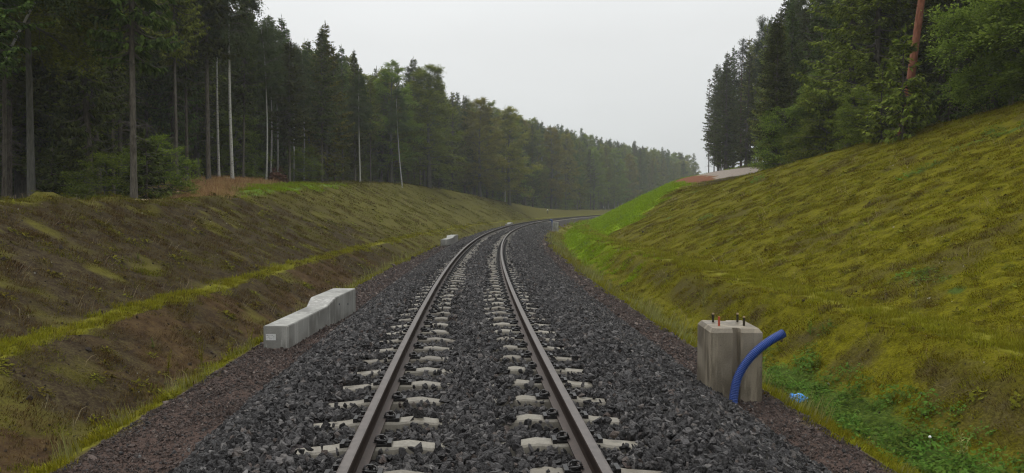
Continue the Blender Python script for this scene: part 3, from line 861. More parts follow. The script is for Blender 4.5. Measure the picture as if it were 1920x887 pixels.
M['g_olive_l'] = foliage('dull_green_blades', (.06, .056, .006), (.17, .16, .018), .2, .35, .85, 3)
M['g_brown'] = foliage('brown_blades', (.045, .030, .009), (.15, .105, .034), .15, .3, .9, 3)
M['g_vivid'] = foliage('vivid_seedling_grass', (.13, .20, .002), (.27, .38, .006), .3, .12, .8, 3)
M['g_bench'] = foliage('yellow_green_grass', (.13, .13, .007), (.27, .26, .018), .3, .2, .8, 3)
M['g_herb'] = foliage('ditch_herb_leaves', (.04, .085, .010), (.12, .20, .03), .3, .3, .7, 3)
M['g_tall'] = foliage('pale_tall_grass', (.16, .17, .05), (.32, .31, .11), .3, .2, .8, 3)
M['g_tan'] = foliage('dry_tan_grass', (.24, .15, .06), (.46, .31, .15), .25, .2, .85, 3)
M['g_stalk'] = foliage('dead_stalks', (.16, .11, .06), (.42, .35, .22), .1, .3, .9, 3)
gv = [blade_patch('a', M['g_olive'], 120, .18, .026, .008, 1.1, 1), blade_patch('b', M['g_olive_l'], 95, .18, .028, .008, 1.1, 2),
      blade_patch('c', M['g_brown'], 60, .16, .05, .006, 1.0, 3), blade_patch('d', M['g_vivid'], 110, .16, .06, .006, .6, 4),
      blade_patch('e', M['g_bench'], 90, .15, .06, .006, .9, 5), herb_patch('f', M['g_herb'], 60, .16, .045, .10, 6),
      blade_patch('g', M['g_tall'], 26, .12, .15, .006, .6, 7), blade_patch('h', M['g_tan'], 70, .16, .12, .006, .8, 8), blade_patch('i', M['g_stalk'], 5, .16, .16, .004, .8, 9), herb_patch('j', M['g_olive_l'], 34, .10, .05, .04, 10)]
PP, SS, II = [], [], []
for (a, b, dens, k) in ((4, 12, 44, .95), (12, 20, 30, 1.2), (20, 32, 15, 1.7), (32, 50, 5.5, 2.5), (50, 80, 2.2, 4.0), (80, 135, .7, 6.5)):
    for lo, hi in ((-22, -3.4), (3.55, 24)):
        nq = int((b - a) * (hi - lo) * dens); s = rng.uniform(a, b, nq); o = rng.uniform(lo, hi, nq)
        mk = masks(s, o); r_ = rng.random(nq)
        idx = np.where(o > 0, 0, 1)
        idx = np.where(rng.random(nq) < mk['rust'] * .75 + mk['forest'] * .8, 2, idx)
        idx = np.where((rng.random(nq) < mk['bare'] * .85), 2, idx)
        idx = np.where(rng.random(nq) < mk['vivid'], 3, idx)
        idx = np.where(rng.random(nq) < mk['lawn'], 3 + (rng.random(nq) > .5), idx)
        idx = np.where(rng.random(nq) < mk['bench'] * 1.1, 4, idx)
        idx = np.where(rng.random(nq) < mk['tan'], 7, idx)
        idx = np.where(rng.random(nq) < mk['ditch'] * 1.2, 5, idx)
        verge_r = np.exp(-((o - 3.85) / .28) ** 2) * (s > 0); verge_l = np.exp(-((-o - 3.72) / .16) ** 2)
        pv = rng.random(nq)
        idx = np.where(pv < verge_r * .8, 4, idx); idx = np.where(pv < verge_r * np.interp(s, [8, 12, 40], [.1, .45, .3]), 6, idx)
        idx = np.where(pv < verge_l * .35 * (s > 7), 6, idx)
        rr_ = rng.random(nq); idx = np.where((rr_ < .030) & (idx < 3), 8, idx); idx = np.where((rr_ > .95) & (idx < 3), 9, idx)
        x, y = xy(s, o)
        cover = fbm(x * 1.7, y * 1.7, 303)
        keep = (mk['grit'] < .4) & (mk['sand'] < .3) & (mk['red'] < .3) & ~((idx == 2) & (r_ < .45)) & ~((idx == 1) & (rng.random(nq) < sst(.55, .35, cover) * .8)) & ~((idx == 0) & (rng.random(nq) < sst(.45, .3, cover) * .4))
        bx = np.abs(x - 2.53) < .45; keep &= ~(bx & (np.abs(y - 9) < .5))
        s, o, x, y, idx = s[keep], o[keep], x[keep], y[keep], idx[keep]
        z = ground_z(s, o); ok = in_view(x, y, z, .02); s, o, x, y, z, idx = s[ok], o[ok], x[ok], y[ok], z[ok], idx[ok]
        e_ = .3; xa, ya = x + e_, y + e_
        sa, oa = so(x + e_, y); sb, ob = so(x, y + e_)
        nx = -(ground_z(sa, oa) - z) / e_; ny = -(ground_z(sb, ob) - z) / e_
        PP.append(np.stack([x, y, z], -1)); nq = len(x)
        kk = k * rng.uniform(.7, 1.3, nq); zz_ = kk ** .55 * rng.uniform(.6, 1.5, nq)
        vz = 1 + .6 * np.exp(-((o - 3.85) / .3) ** 2) * np.interp(s, [6, 11], [.1, 1]) + .25 * np.exp(-((-o - 3.72) / .2) ** 2)
        SS.append(np.stack([kk, kk, zz_ * vz], -1)); II.append(np.stack([nx * .8, ny * .8, idx], -1))
PP = np.concatenate(PP); SS = np.concatenate(SS); II = np.concatenate(II); nq = len(PP); print('grass patches', nq)
scatter('bank_grass', PP, eul_from_normal(II[:, 0], II[:, 1], np.ones(nq), rng.uniform(0, 6.28, nq)), SS, II[:, 2].astype(int), gv,
        ('short grass, moss and herbs covering both cutting banks', 'grass'))

# clods and small pale stones on the banks (stuff)
cl = [rock(70 + s, M['clod'], .6, 16) for s in range(3)] + [rock(80, M['pale_stone'], .6, 9)]
PP, SS, II = [], [], []
for (a, b, dens) in ((4, 14, 34), (14, 26, 15), (26, 50, 4)):
    for lo, hi, f in ((-17, -3.9, .8), (4.3, 19, .4)):
        nq = int((b - a) * (hi - lo) * dens * f); s = rng.uniform(a, b, nq); o = rng.uniform(lo, hi, nq); mk = masks(s, o)
        pale = rng.random(nq) < (.07 if lo < 0 else .10)
        keep = (rng.random(nq) < mk['bare'] + .25) | pale
        s, o, pale = s[keep], o[keep], pale[keep]; nq = len(s)
        x, y = xy(s, o); z = ground_z(s, o)
        sz = np.exp(rng.normal(0, .5, nq)) * np.where(pale, .009, .010) * np.interp(s, [5, 30, 50], [1, 1.4, 2]); ok = in_view(x, y, z, .02)
        PP.append(np.stack([x, y, z + sz * .3], -1)[ok]); SS.append(sz[ok]); II.append(np.where(pale, 3, rng.integers(0, 3, nq))[ok])
PP = np.concatenate(PP); SS = np.concatenate(SS); II = np.concatenate(II); nq = len(PP)
scatter('soil_clods', PP, rng.uniform(-3.14, 3.14, (nq, 3)), np.repeat(SS[:, None], 3, 1), II, cl, ('dark soil crumbs and small pale stones on the banks', 'soil'))

# ------------------------------------------------------------------ single wild plants
def weed(x, y, h, label, kind=0, seed=1, mat='g_bench'):
    t = empty('wild_plant', (x, y, gz(x, y)), random.Random(seed).uniform(0, 6), label=label, cat='plant')
    r = np.random.default_rng(seed); q = Quads(); l = Quads()
    for k in range(3 if kind else 5):
        a = r.uniform(0, 6.28); top = np.array([math.cos(a) * h * .18, math.sin(a) * h * .18, h * r.uniform(.75, 1.05)])
        pts = [np.array([math.cos(a) * .01, math.sin(a) * .01, 0]) + top * f * np.array([f, f, 1]) for f in np.linspace(0, 1, 6)]
        q.tube(pts, np.linspace(.004, .0015, 6), 5)
        nl = 16 if kind else 22
        f = r.uniform(.1, 1, nl); c = np.stack([np.interp(f, np.linspace(0, 1, 6), [p[i] for p in pts]) for i in range(3)], -1)
        az_ = r.uniform(0, 6.28, nl); L = (h * .22 * (1.25 - f)) * r.uniform(.7, 1.2, nl) * (1 if kind else .7)
        u = np.stack([np.cos(az_), np.sin(az_), r.uniform(.1, .8, nl)], -1) * L[:, None]
        l.leaves(c, u, np.stack([-np.sin(az_), np.cos(az_), 0 * az_], -1) * (L * (.16 if kind else .09))[:, None])
    obj_from('stem', q.mesh('stem', M[mat]), t); obj_from('leaves', l.mesh('leaves', M[mat]), t)
weed(-4.85, 11.4, .42, 'tall pale green weed on the left verge just before the lying concrete post', 0, 1)
weed(-4.45, 12.4, .40, 'tall flowering weed on the left verge beside the near end of the concrete post', 0, 2)
weed(-4.62, 11.9, .34, 'leafy weed between the verge grass and the lying concrete post', 1, 3)
weed(-5.0, 10.6, .34, 'pale weed stalk in the left verge, nearest to the camera of that clump', 0, 4)
weed(4.5, 7.5, .34, 'large yellow green plant with long leaves at the bottom right of the photo', 1, 5, 'g_tall')
weed(4.05, 8.0, .22, 'small leafy plant in the ditch herbs left of the large yellow green plant', 1, 6, 'g_herb')
weed(6.75, 12.6, .30, 'yellowish weed standing on the right bench with a green patch behind', 1, 7, 'g_tall')
weed(4.45, 17.6, .55, 'tall pale weed stalk on the right bank behind the concrete foundation', 0, 8, 'g_tall')
weed(4.9, 12.4, .30, 'green weed in the ditch right of the blue pipe', 1, 9, 'g_herb')
weed(-8.0, 15.8, .16, 'small bright green rosette on the bare left bank above the grassy bench', 1, 10, 'g_herb')
weed(-5.43, 11.1, .18, 'small green plant on the brown left slope below the bench', 1, 11, 'g_herb')
def flower(x, y, h, label):
    t = empty('dandelion', (x, y, gz(x, y)), 0, label=label, cat='flower')
    q = Quads(); q.tube([(0, 0, 0), (0, .01, h)], .003, 5); obj_from('stem', q.mesh('stem', M['g_tall']), t)
    bm = bmesh.new(); bmesh.ops.create_icosphere(bm, subdivisions=2, radius=.016, matrix=Matrix.Translation((0, .01, h)))
    obj_bm('flower_head', bm, M['white'], t)
flower(pix(1752, 7.9), 7.9, .16, 'white dandelion clock on the right bank above the ditch herbs')

# ------------------------------------------------------------------ trees
def ang_dir(az_, el_): return np.stack([np.cos(az_) * np.cos(el_), np.sin(az_) * np.cos(el_), np.sin(el_)], -1)
def trunk_pts(h, r, bend=.3, n_=14):
    z = np.linspace(-.4, h, n_); a = r.uniform(0, 6.28)
    f = (z / h).clip(0, 1)
    off = bend * (np.sin(f * 3.1 + r.uniform(0, 1)) * .5 + np.sin(f * 7 + r.uniform(0, 6)) * .12) * f
    return np.stack([np.cos(a) * off, np.sin(a) * off, z], -1)
def at_h(P, z): return np.stack([np.interp(z, P[:, 2], P[:, i]) for i in range(3)], -1)

def make_spruce(seed, h=18., hb=4., Lmax=2.3, r0=.20, step=.36, mat='spruce', bk='bark_spruce', dens=1., dead=True, top=True):
    r = np.random.default_rng(seed); P = trunk_pts(h, r, .15); T = Quads(); C = Quads()
    T.tube(P, np.interp(P[:, 2], [-.4, .3, h], [r0 * 1.35, r0, .015]), 9)
    z = hb
    cs, us, vs = [], [], []
    while z < h - .25:
        f = (z - hb) / (h - hb)
        L0 = Lmax * (min(1, .45 + f * 2.2)) * (1 - f) ** .78 + .16
        for k in range(int(round((6 if f < .8 else 5) * dens))):
            L = L0 * r.uniform(.6, 1.12); a = r.uniform(0, 6.28); el0 = np.interp(f, [0, .5, 1], [-.25, .05, .75]) + r.normal(0, .09)
            n_ = max(3, int(L / .3)); t = np.linspace(0, 1, n_ + 1)
            out = np.cumsum(np.concatenate([[0], np.full(n_, L / n_)])); dz = np.sin(el0) * out - .16 * L * np.sin(t * math.pi * .9) + .10 * L * t ** 3
            base = at_h(P, z + r.uniform(-.15, .15)); bp = base + np.stack([np.cos(a) * out * math.cos(el0), np.sin(a) * out * math.cos(el0), dz], -1)
            T.tube(bp, np.linspace(.016 + .012 * L, .004, n_ + 1), 4)
            # twigs
            m_ = int(L / .058 * dens) + 4; tt = r.uniform(.12, 1, m_) ** .8; c = np.stack([np.interp(tt, t, bp[:, i]) for i in range(3)], -1)
            sd = np.where(r.random(m_) > .5, 1., -1.); spread = r.uniform(.5, 1.25, m_) * sd; tl = (.17 + .30 * (1 - tt) * L / 2.2 + .05) * r.uniform(.7, 1.25, m_)
            aa = a + spread; ee = el0 - r.uniform(.15, .95, m_)
            u = ang_dir(aa, ee) * tl[:, None]
            vv = np.stack([-np.sin(aa), np.cos(aa), np.zeros(m_)], -1) * (tl * .17 + .018)[:, None]
            vv = vv * r.uniform(.6, 1.2, m_)[:, None] + np.array([0, 0, 1]) * r.uniform(-.05, .05, m_)[:, None]
            cs.append(c); us.append(u); vs.append(vv)
            # sub twigs off those
            c2 = c + u * r.uniform(.3, .8, m_)[:, None]; a2 = aa + r.uniform(-1, 1, m_); u2 = ang_dir(a2, ee - r.uniform(0, .5, m_)) * (tl * .6)[:, None]
            cs.append(c2); us.append(u2); vs.append(np.stack([-np.sin(a2), np.cos(a2), r.uniform(-.5, .5, m_)], -1) * (tl * .10 + .012)[:, None])
        z += step * r.uniform(.7, 1.3) * (1 if f < .8 else .7)
    C.leaves(np.concatenate(cs), np.concatenate(us), np.concatenate(vs))
    C.leaves([P[-1] - [0, 0, .1]], [[0, 0, .55]], [[.04, 0, 0]])
    if dead:
        for k in range(int(hb * 9)):
            zz = r.uniform(.25, 1) * hb; a = r.uniform(0, 6.28); L = r.uniform(.3, 1.1); b0 = at_h(P, zz)
            d = ang_dir(np.array(a), np.array(r.uniform(-.4, .15))); T.tube([b0, b0 + d * L * .5 + [0, 0, .03], b0 + d * L - [0, 0, .12 * L]], [.016, .01, .004], 4)
    return T.mesh('trunk', M[bk], True), C.mesh('crown', M[mat]), h

def sprays(C, c, az_, el_, size, nl, leaf, r):
    """flat leafy twigs: c (n,3) bases"""
    n_ = len(c); u0 = ang_dir(az_, el_); side = np.stack([-np.sin(az_), np.cos(az_), np.zeros(n_)], -1)
    roll = r.normal(0, .3, n_)[:, None]; side = side * np.cos(roll) + np.cross(u0, side) * np.sin(roll)
    t = np.tile(np.linspace(.1, 1, nl), (n_, 1)); sg_ = np.where(np.arange(nl) % 2 == 0, 1., -1.)[None]
    base = c[:, None] + u0[:, None] * (t * size[:, None])[..., None] + side[:, None] * (sg_ * .12 * size[:, None] * (1 - t * .5))[..., None]
    base = base + r.normal(0, .03, base.shape); base[..., 2] -= (t ** 2 * size[:, None]) * .18
    lf = leaf * r.uniform(.7, 1.3, (n_, nl)); dirv = u0[:, None] * .75 + side[:, None] * sg_[..., None] * .75 + r.normal(0, .22, base.shape)
    dirv /= np.linalg.norm(dirv, axis=-1)[..., None]; nrm = np.cross(u0, side)[:, None] + r.normal(0, .25, base.shape)
    vv = np.cross(nrm, dirv); vv /= np.linalg.norm(vv, axis=-1)[..., None]
    C.leaves(base.reshape(-1, 3), (dirv * lf[..., None]).reshape(-1, 3), (vv * lf[..., None] * .36).reshape(-1, 3))

def make_broad(seed, h=15., hb=3., Rc=3.4, r0=.2, nlimb=34, nsec=9, nspray=13, leaf=.15, mat='beech', bk='bark_grey', droop=0., up=.7, nl=9, size=.75, leader=.85, bend=.5):
    r = np.random.default_rng(seed); P = trunk_pts(h * .95, r, bend); T = Quads(); C = Quads()
    T.tube(P, np.interp(P[:, 2], [-.4, .3, h * .95], [r0 * 1.4, r0, .02]), 9); T0 = T
    if bk == 'bark_birch': T = Quads()
    for k in range(nlimb):
        f = ((k + r.random()) / nlimb) ** 1.2; z = hb + (h * .93 - hb) * f
        L = Rc * (min(1, .55 + f * 1.6) * (1 - f) ** .6) * r.uniform(.7, 1.15) + .45
        a = k * 2.4 + r.normal(0, .4); el0 = np.interp(f, [0, .5, 1], [up * .3, up * .9, up * 1.7]) + r.normal(0, .12)
        t = np.linspace(0, 1, 7); d = ang_dir(np.array(a), np.array(el0)); b0 = at_h(P, z)
        bp = b0 + t[:, None] * L * d + np.stack([0 * t, 0 * t, -.22 * L * t ** 2 * (1 + droop * 2)], -1) + r.normal(0, .03 * L, (7, 3)) * t[:, None]
        T.tube(bp, np.linspace(.012 * L + .02, .006, 7), 5)
        for j in range(max(3, int(nsec * (.25 + 1.15 * L / Rc)))):
            g = r.uniform(.15, 1); b1 = np.array([np.interp(g, t, bp[:, i]) for i in range(3)]); a1 = a + r.choice([-1, 1]) * r.uniform(.35, 1.2); e1 = el0 * .4 + r.normal(0, .25) - droop
            L1 = L * .42 * (1.2 - g * .6) * r.uniform(.6, 1.2) + .2; d1 = ang_dir(np.array(a1), np.array(e1)); t1 = np.linspace(0, 1, 4)
            b2 = b1 + t1[:, None] * L1 * d1 - np.stack([0 * t1, 0 * t1, (.12 + droop * .5) * L1 * t1 ** 2], -1)
            T.tube(b2, np.linspace(.014, .004, 4), 4)
            gg = r.uniform(.1, 1, nspray); c = np.stack([np.interp(gg, t1, b2[:, i]) for i in range(3)], -1)
            sprays(C, c, a1 + r.uniform(-1, 1, nspray), e1 + r.normal(-.1, .28, nspray) - droop * r.uniform(.3, 1.5, nspray), size * r.uniform(.5, 1.2, nspray), nl, leaf, r)
    return (T0.mesh('trunk', M[bk], True), C.mesh('crown', M[mat]), h) + ((T.mesh('branches', M['bark_spruce'], True),) if T is not T0 else ())

def make_pine(seed, h=19., hb=10., Rc=2.6, r0=.19, mat='pine', bk='bark_pine_grey', bend=.3, nlimb=34, arm=False):
    r = np.random.default_rng(seed); P = trunk_pts(h, r, bend); T = Quads(); C = Quads()
    T.tube(P, np.interp(P[:, 2], [-.4, .3, h], [r0 * 1.25, r0, .03]), 10)
    cs, us, vs = [], [], []
    for k in range(nlimb):
        f = (k + r.random()) / nlimb; z = hb + (h - hb) * f; L = Rc * (1 - f * .75) * r.uniform(.5, 1.15) * min(1, .5 + f * 2)
        a = k * 2.4 + r.normal(0, .5); el0 = np.interp(f, [0, 1], [.05, .7]) + r.normal(0, .15); t = np.linspace(0, 1, 6)
        bp = at_h(P, z) + t[:, None] * L * ang_dir(np.array(a), np.array(el0)) + r.normal(0, .05 * L, (6, 3)) * t[:, None] + np.stack([0 * t, 0 * t, .1 * L * t ** 2], -1)
        T.tube(bp, np.linspace(.02 + .01 * L, .008, 6), 5)
        m_ = int(7 + L * 7); g = r.uniform(.25, 1, m_); c = np.stack([np.interp(g, t, bp[:, i]) for i in range(3)], -1) + r.normal(0, .22, (m_, 3)) * [1, 1, .6]
        q_ = 26; cc = np.repeat(c, q_, 0); az_ = r.uniform(0, 6.28, m_ * q_); ee = r.normal(.35, .5, m_ * q_); L_ = r.uniform(.12, .26, m_ * q_)
        cs.append(cc + r.normal(0, .10, cc.shape)); us.append(ang_dir(az_, ee) * L_[:, None]); vs.append(np.stack([-np.sin(az_), np.cos(az_), 0 * az_], -1) * .026)
    C.leaves(np.concatenate(cs), np.concatenate(us), np.concatenate(vs))
    if arm:
        b0 = at_h(P, 6.8); T.tube([b0, b0 + [.7, 0, .22], b0 + [1.3, 0, .05], b0 + [1.75, -.1, -.6], b0 + [2.2, -.15, -1.15]], [.06, .05, .045, .035, .02], 7)
        T.tube([b0 + [.9, 0, .2], b0 + [1.15, .1, -.3], b0 + [1.2, .1, -1.0]], [.03, .022, .012], 5)
        b1 = at_h(P, 8.9); T.tube([b1, b1 + [.6, 0, -.02], b1 + [1.1, 0, -.35]], [.035, .03, .015], 5)
    for k in range(12):
        zz = r.uniform(.45, 1) * hb; a = r.uniform(0, 6.28); L = r.uniform(.2, .8); b0 = at_h(P, zz); T.tube([b0, b0 + ang_dir(np.array(a), np.array(.1)) * L], [.02, .006], 4)
    return T.mesh('trunk', M[bk], True), C.mesh('crown', M[mat]), h

KINDS = {
 'spruce_full': [make_spruce(1, 18, 1.5, 2.9), make_spruce(2, 18, 2.5, 2.6, mat='spruce'), make_spruce(3, 17, 1.0, 3.1, mat='spruce_light'), make_spruce(4, 19, 3.0, 2.7)],
 'spruce_bare': [make_spruce(5, 20, 7.5, 2.6, .12), make_spruce(6, 20, 6, 2.8, .125), make_spruce(7, 19, 8.5, 2.4, .11, mat='spruce_light')],
 'spruce_thin': [make_spruce(8, 16, 5, 1.1, .09, .45, dens=.8)],
 'spruce_small': [make_spruce(9, 4.5, .4, 1.3, .05, .28, mat='spruce_light', dead=False), make_spruce(10, 3.2, .25, 1.1, .04, .24, dead=False)],
 'beech': [make_broad(11, 15, 2.5, 3.6), make_broad(12, 16, 2.0, 3.9, mat='beech'), make_broad(13, 14, 1.8, 3.4, mat='beech_y')],
 'beech_near': [make_broad(14, 9, .6, 3.4, .11, 44, 11, 15, .105, mat='fresh', up=.45, nl=11, size=.65), make_broad(15, 9, .8, 3.6, .11, 44, 11, 15, .105, mat='beech', up=.5, nl=11, size=.65)],
 'beech_high': [make_broad(30, 13, 5.5, 3.8, .12, 44, 11, 14, .11, mat='beech', up=.35, nl=10, size=.7)],
 'young_beech': [make_broad(16, 4.5, .4, 1.8, .035, 26, 7, 9, .085, mat='fresh', up=.35, nl=11, size=.5), make_broad(17, 3.8, .3, 1.7, .03, 24, 7, 9, .085, mat='beech', up=.3, nl=9, size=.5)],
 'birch': [make_broad(18, 17, 8.5, 1.7, .105, 34, 7, 11, .10, 'birch_leaf', 'bark_birch', .45, .9, 9, .6, bend=.8), make_broad(19, 16, 9, 1.5, .09, 30, 7, 10, .10, 'birch_leaf', 'bark_birch', .4, 1.0, 9, .6, bend=1.1)],
 'pine': [make_pine(20), make_pine(21, 20, 11, 2.4)],
 'pine_red': [make_pine(22, 17, 8.5, 4.2, .165, bk='bark_pine', nlimb=44, arm=True)],
}
CAT = {'spruce_full': ('spruce_tree', 'spruce'), 'spruce_bare': ('spruce_tree', 'spruce'), 'spruce_thin': ('spruce_tree', 'spruce'), 'spruce_small': ('young_spruce', 'young spruce'),
       'beech': ('beech_tree', 'beech'), 'beech_near': ('beech_tree', 'beech'), 'beech_high': ('beech_tree', 'beech'), 'young_beech': ('young_beech', 'sapling'), 'birch': ('birch_tree', 'birch'), 'pine': ('pine_tree', 'pine'), 'pine_red': ('pine_tree', 'pine')}
def tree(kind, x, y, h, label, group, var=None, rz=None, lean=(0, 0), wide=1.):
    vs = KINDS[kind]; T, C, h0, *BR = vs[var if var is not None else random.randrange(len(vs))]
    k = h / h0
    t = empty(CAT[kind][0], (x, y, gz(x, y) - .05), 0, label=label, cat=CAT[kind][1], group=group)
    t.rotation_euler = (lean[0], lean[1], random.uniform(0, 6.28) if rz is None else rz); kw = k ** .5 * wide if h < 12 else k ** .7 * wide
    t.scale = (kw, kw, k)
    obj_from('trunk', T, t); obj_from('crown', C, t)
    if BR: obj_from('branches', BR[0], t)
    return t
random.seed(11)
SKY = [(-200, -400), (0, -380), (300, -260), (420, -60), (480, 0), (540, 35), (575, 70), (610, 45), (650, 75), (690, 132), (720, 112), (800, 108), (850, 165), (900, 180), (950, 196), (1000, 205), (1060, 214), (1110, 222), (1180, 246), (1250, 258), (1310, 274),
       (1322, 160), (1345, 115), (1390, 78), (1420, 45), (1450, 8), (1500, -20), (1560, -20), (1600, -80), (1760, -260), (2300, -400)]
SKX, SKY_ = zip(*SKY)
def cap_h(x, y):
    px = 960 + 1400 * (x + .08) / y
    return (397 - np.interp(px, SKX, SKY_)) / 1400 * y + H0 - gz(x, y), px

# single trees that stand out at the forest edge (column in the photo, metres ahead)
LF, RF = 'trees of the left forest', 'trees of the right forest'
placed = []
def hero(kind, px, d, h, label, g, **k):
    if 470 < px < 1500: h = min(h, cap_h(pix(px, d), d)[0] * (1.0 if kind != 'birch' else .93))
    x = pix(px, d); placed.append((x, d)); tree(kind, x, d, h, label, g, **k)
hero('spruce_bare', 252, 24.6, 17, 'spruce with a pale bare trunk before the left forest, saplings around its foot', LF, var=1)
hero('spruce_bare', 392, 46, 21, 'spruce with the thickest bare grey trunk left of the white birches', LF, var=0, wide=1.15)
hero('birch', 437, 47, 18, 'white barked birch at the left crest, brightest trunk beside the thick spruce', LF, var=0, rz=1)
hero('birch', 412, 52, 17, 'thin birch between the thick spruce trunk and the bright birch', LF, var=1, rz=2)
hero('birch', 500, 56, 17, 'slender crooked birch just left of the brown stump', LF, var=1, rz=4)
hero('birch', 552, 64, 17.0, 'thin white birch trunk right of the brown stump', LF, var=0, rz=3)
hero('birch', 571, 70, 15, 'faint birch trunk, second to the right of the brown stump', LF, var=1, rz=5)
hero('spruce_bare', 333, 42, 17, 'spruce with bare trunk left of the white marker plate', LF, var=2)
hero('spruce_bare', 352, 48, 17, 'spruce trunk just right of the white marker plate', LF, var=0)
hero('spruce_full', 612, 72, 19.0, 'broad pointed spruce rising above the skyline left of the dark narrow spruce', LF, var=2, wide=1.25)
hero('spruce_full', 666, 80, 19.5, 'dark narrow spruce with a sharp top in the left skyline', LF, var=1, wide=.75)
hero('birch', 676, 76, 12.5, 'pale leaning trunk at the crest, right of the pointed spruce', LF, var=0, rz=2, lean=(0, .04))
hero('birch', 755, 85, 12, 'leaning white birch trunk standing alone on the crest', LF, var=1, rz=0, lean=(0, -.07))
hero('beech', 735, 95, 19.5, 'light green beech with twiggy top in the left skyline', LF, var=1, wide=1.2)
hero('beech', 805, 102, 21.5, 'tall broad beech with feathery top at the middle of the left skyline', LF, var=0, wide=1.25)
hero('beech', 955, 138, 20.5, 'yellowing round beech beside the bend of the track', LF, var=2, wide=1.3)
hero('beech', 900, 128, 19.5, 'pale yellow green beech left of the round yellowing one', LF, var=2, wide=1.2)
hero('birch', -135, 22, 13, 'strongly leaning pale birch high in the upper left corner', LF, var=1, lean=(0, .5), rz=0, wide=.7)
hero('beech_high', 60, 26, 15, 'olive leafed tree overhanging the upper left of the forest edge', LF, var=0)
for (px, d, h, var, lab) in ( (195, 25.5, 1.8, 1, 'low leafy sapling just left of the pale bare spruce trunk'),
                             (275, 26, 2.4, 1, 'young spruce with yellow green sprays just right of the pale bare trunk'), (300, 30, 2.6, 1, 'leafy sapling behind the tan mound left end'), (100, 27, 2.2, 1, 'young spruce in the dark gap at the left forest edge')):
    hero('young_beech' if px in (60, 195, 300) else 'spruce_small', px, d, h, lab, 'saplings along the left crest', var=var)
# right side
hero('pine_red', 1690, 29.5, 17.5, 'pine with a leaning bright orange red trunk at the upper right', RF, rz=0, lean=(0, .13))
hero('pine', 1810, 37, 19, 'very dark wide pine crown filling the top right beside the red trunk', RF, var=0, wide=1.5)
hero('spruce_full', 1760, 35, 15, 'dark spruce behind the curved branch of the red trunked pine', RF, var=0, wide=1.2)
hero('spruce_small', 1690, 28, 4.0, 'olive young spruce hiding the foot of the red trunked pine', RF, var=0, wide=.95)
hero('spruce_small', 1650, 30, 3.0, 'olive young spruce left of the one hiding the red trunked pine', RF, var=0)
hero('beech_near', 1925, 25.5, 8.5, 'bright fresh green beech at the upper right edge of the photo', RF, var=0, wide=.8)
hero('beech_near', 2080, 23, 8, 'fresh green beech partly cut off by the right edge of the photo', RF, var=0)
hero('spruce_full', 1592, 40, 15.5, 'olive green spruce in the middle of the right forest edge', RF, var=2, wide=1.25)
hero('spruce_full', 1640, 36, 13, 'feathery olive spruce left of the red pine trunk', RF, var=2, wide=1.2)
hero('young_beech', 1625, 33.5, 2.6, 'low light green sapling on the right crest', RF, var=0)
hero('spruce_small', 1775, 29, 3.0, 'small blue green spruce below the curved pine branch', RF, var=1)
hero('birch', 1516, 62, 17.5, 'slender white birch inside the right forest', RF, var=0, rz=1)
hero('beech_near', 1562, 43, 6, 'light green young tree at the foot of the right forest', RF, var=0)
hero('pine', 1425, 96, 24.0, 'dark pine near the left end of the right forest', RF, var=0)
hero('spruce_full', 1480, 72, 22.5, 'tall spruce of the right forest with an open top against the sky', RF, var=1)
hero('pine', 1388, 108, 23.5, 'pine with ragged crown against the sky, left part of the right forest', RF, var=1)
hero('spruce_thin', 1328, 108, 15.0, 'thinnest trunk at the very left end of the right forest', RF, var=0)
hero('spruce_thin', 1338, 110, 16.5, 'thin spruce next to the leftmost trunk of the right forest', RF, var=0)
hero('birch', 1352, 106, 18.5, 'airy birch crown against the sky at the left end of the right forest', RF, var=1)
hero('spruce_full', 1374, 112, 19.5, 'dark spruce just right of the airy birch crown', RF, var=3)
hero('spruce_bare', 1362, 109, 18.0, 'bare stemmed spruce above the sandy patch', RF, var=0)

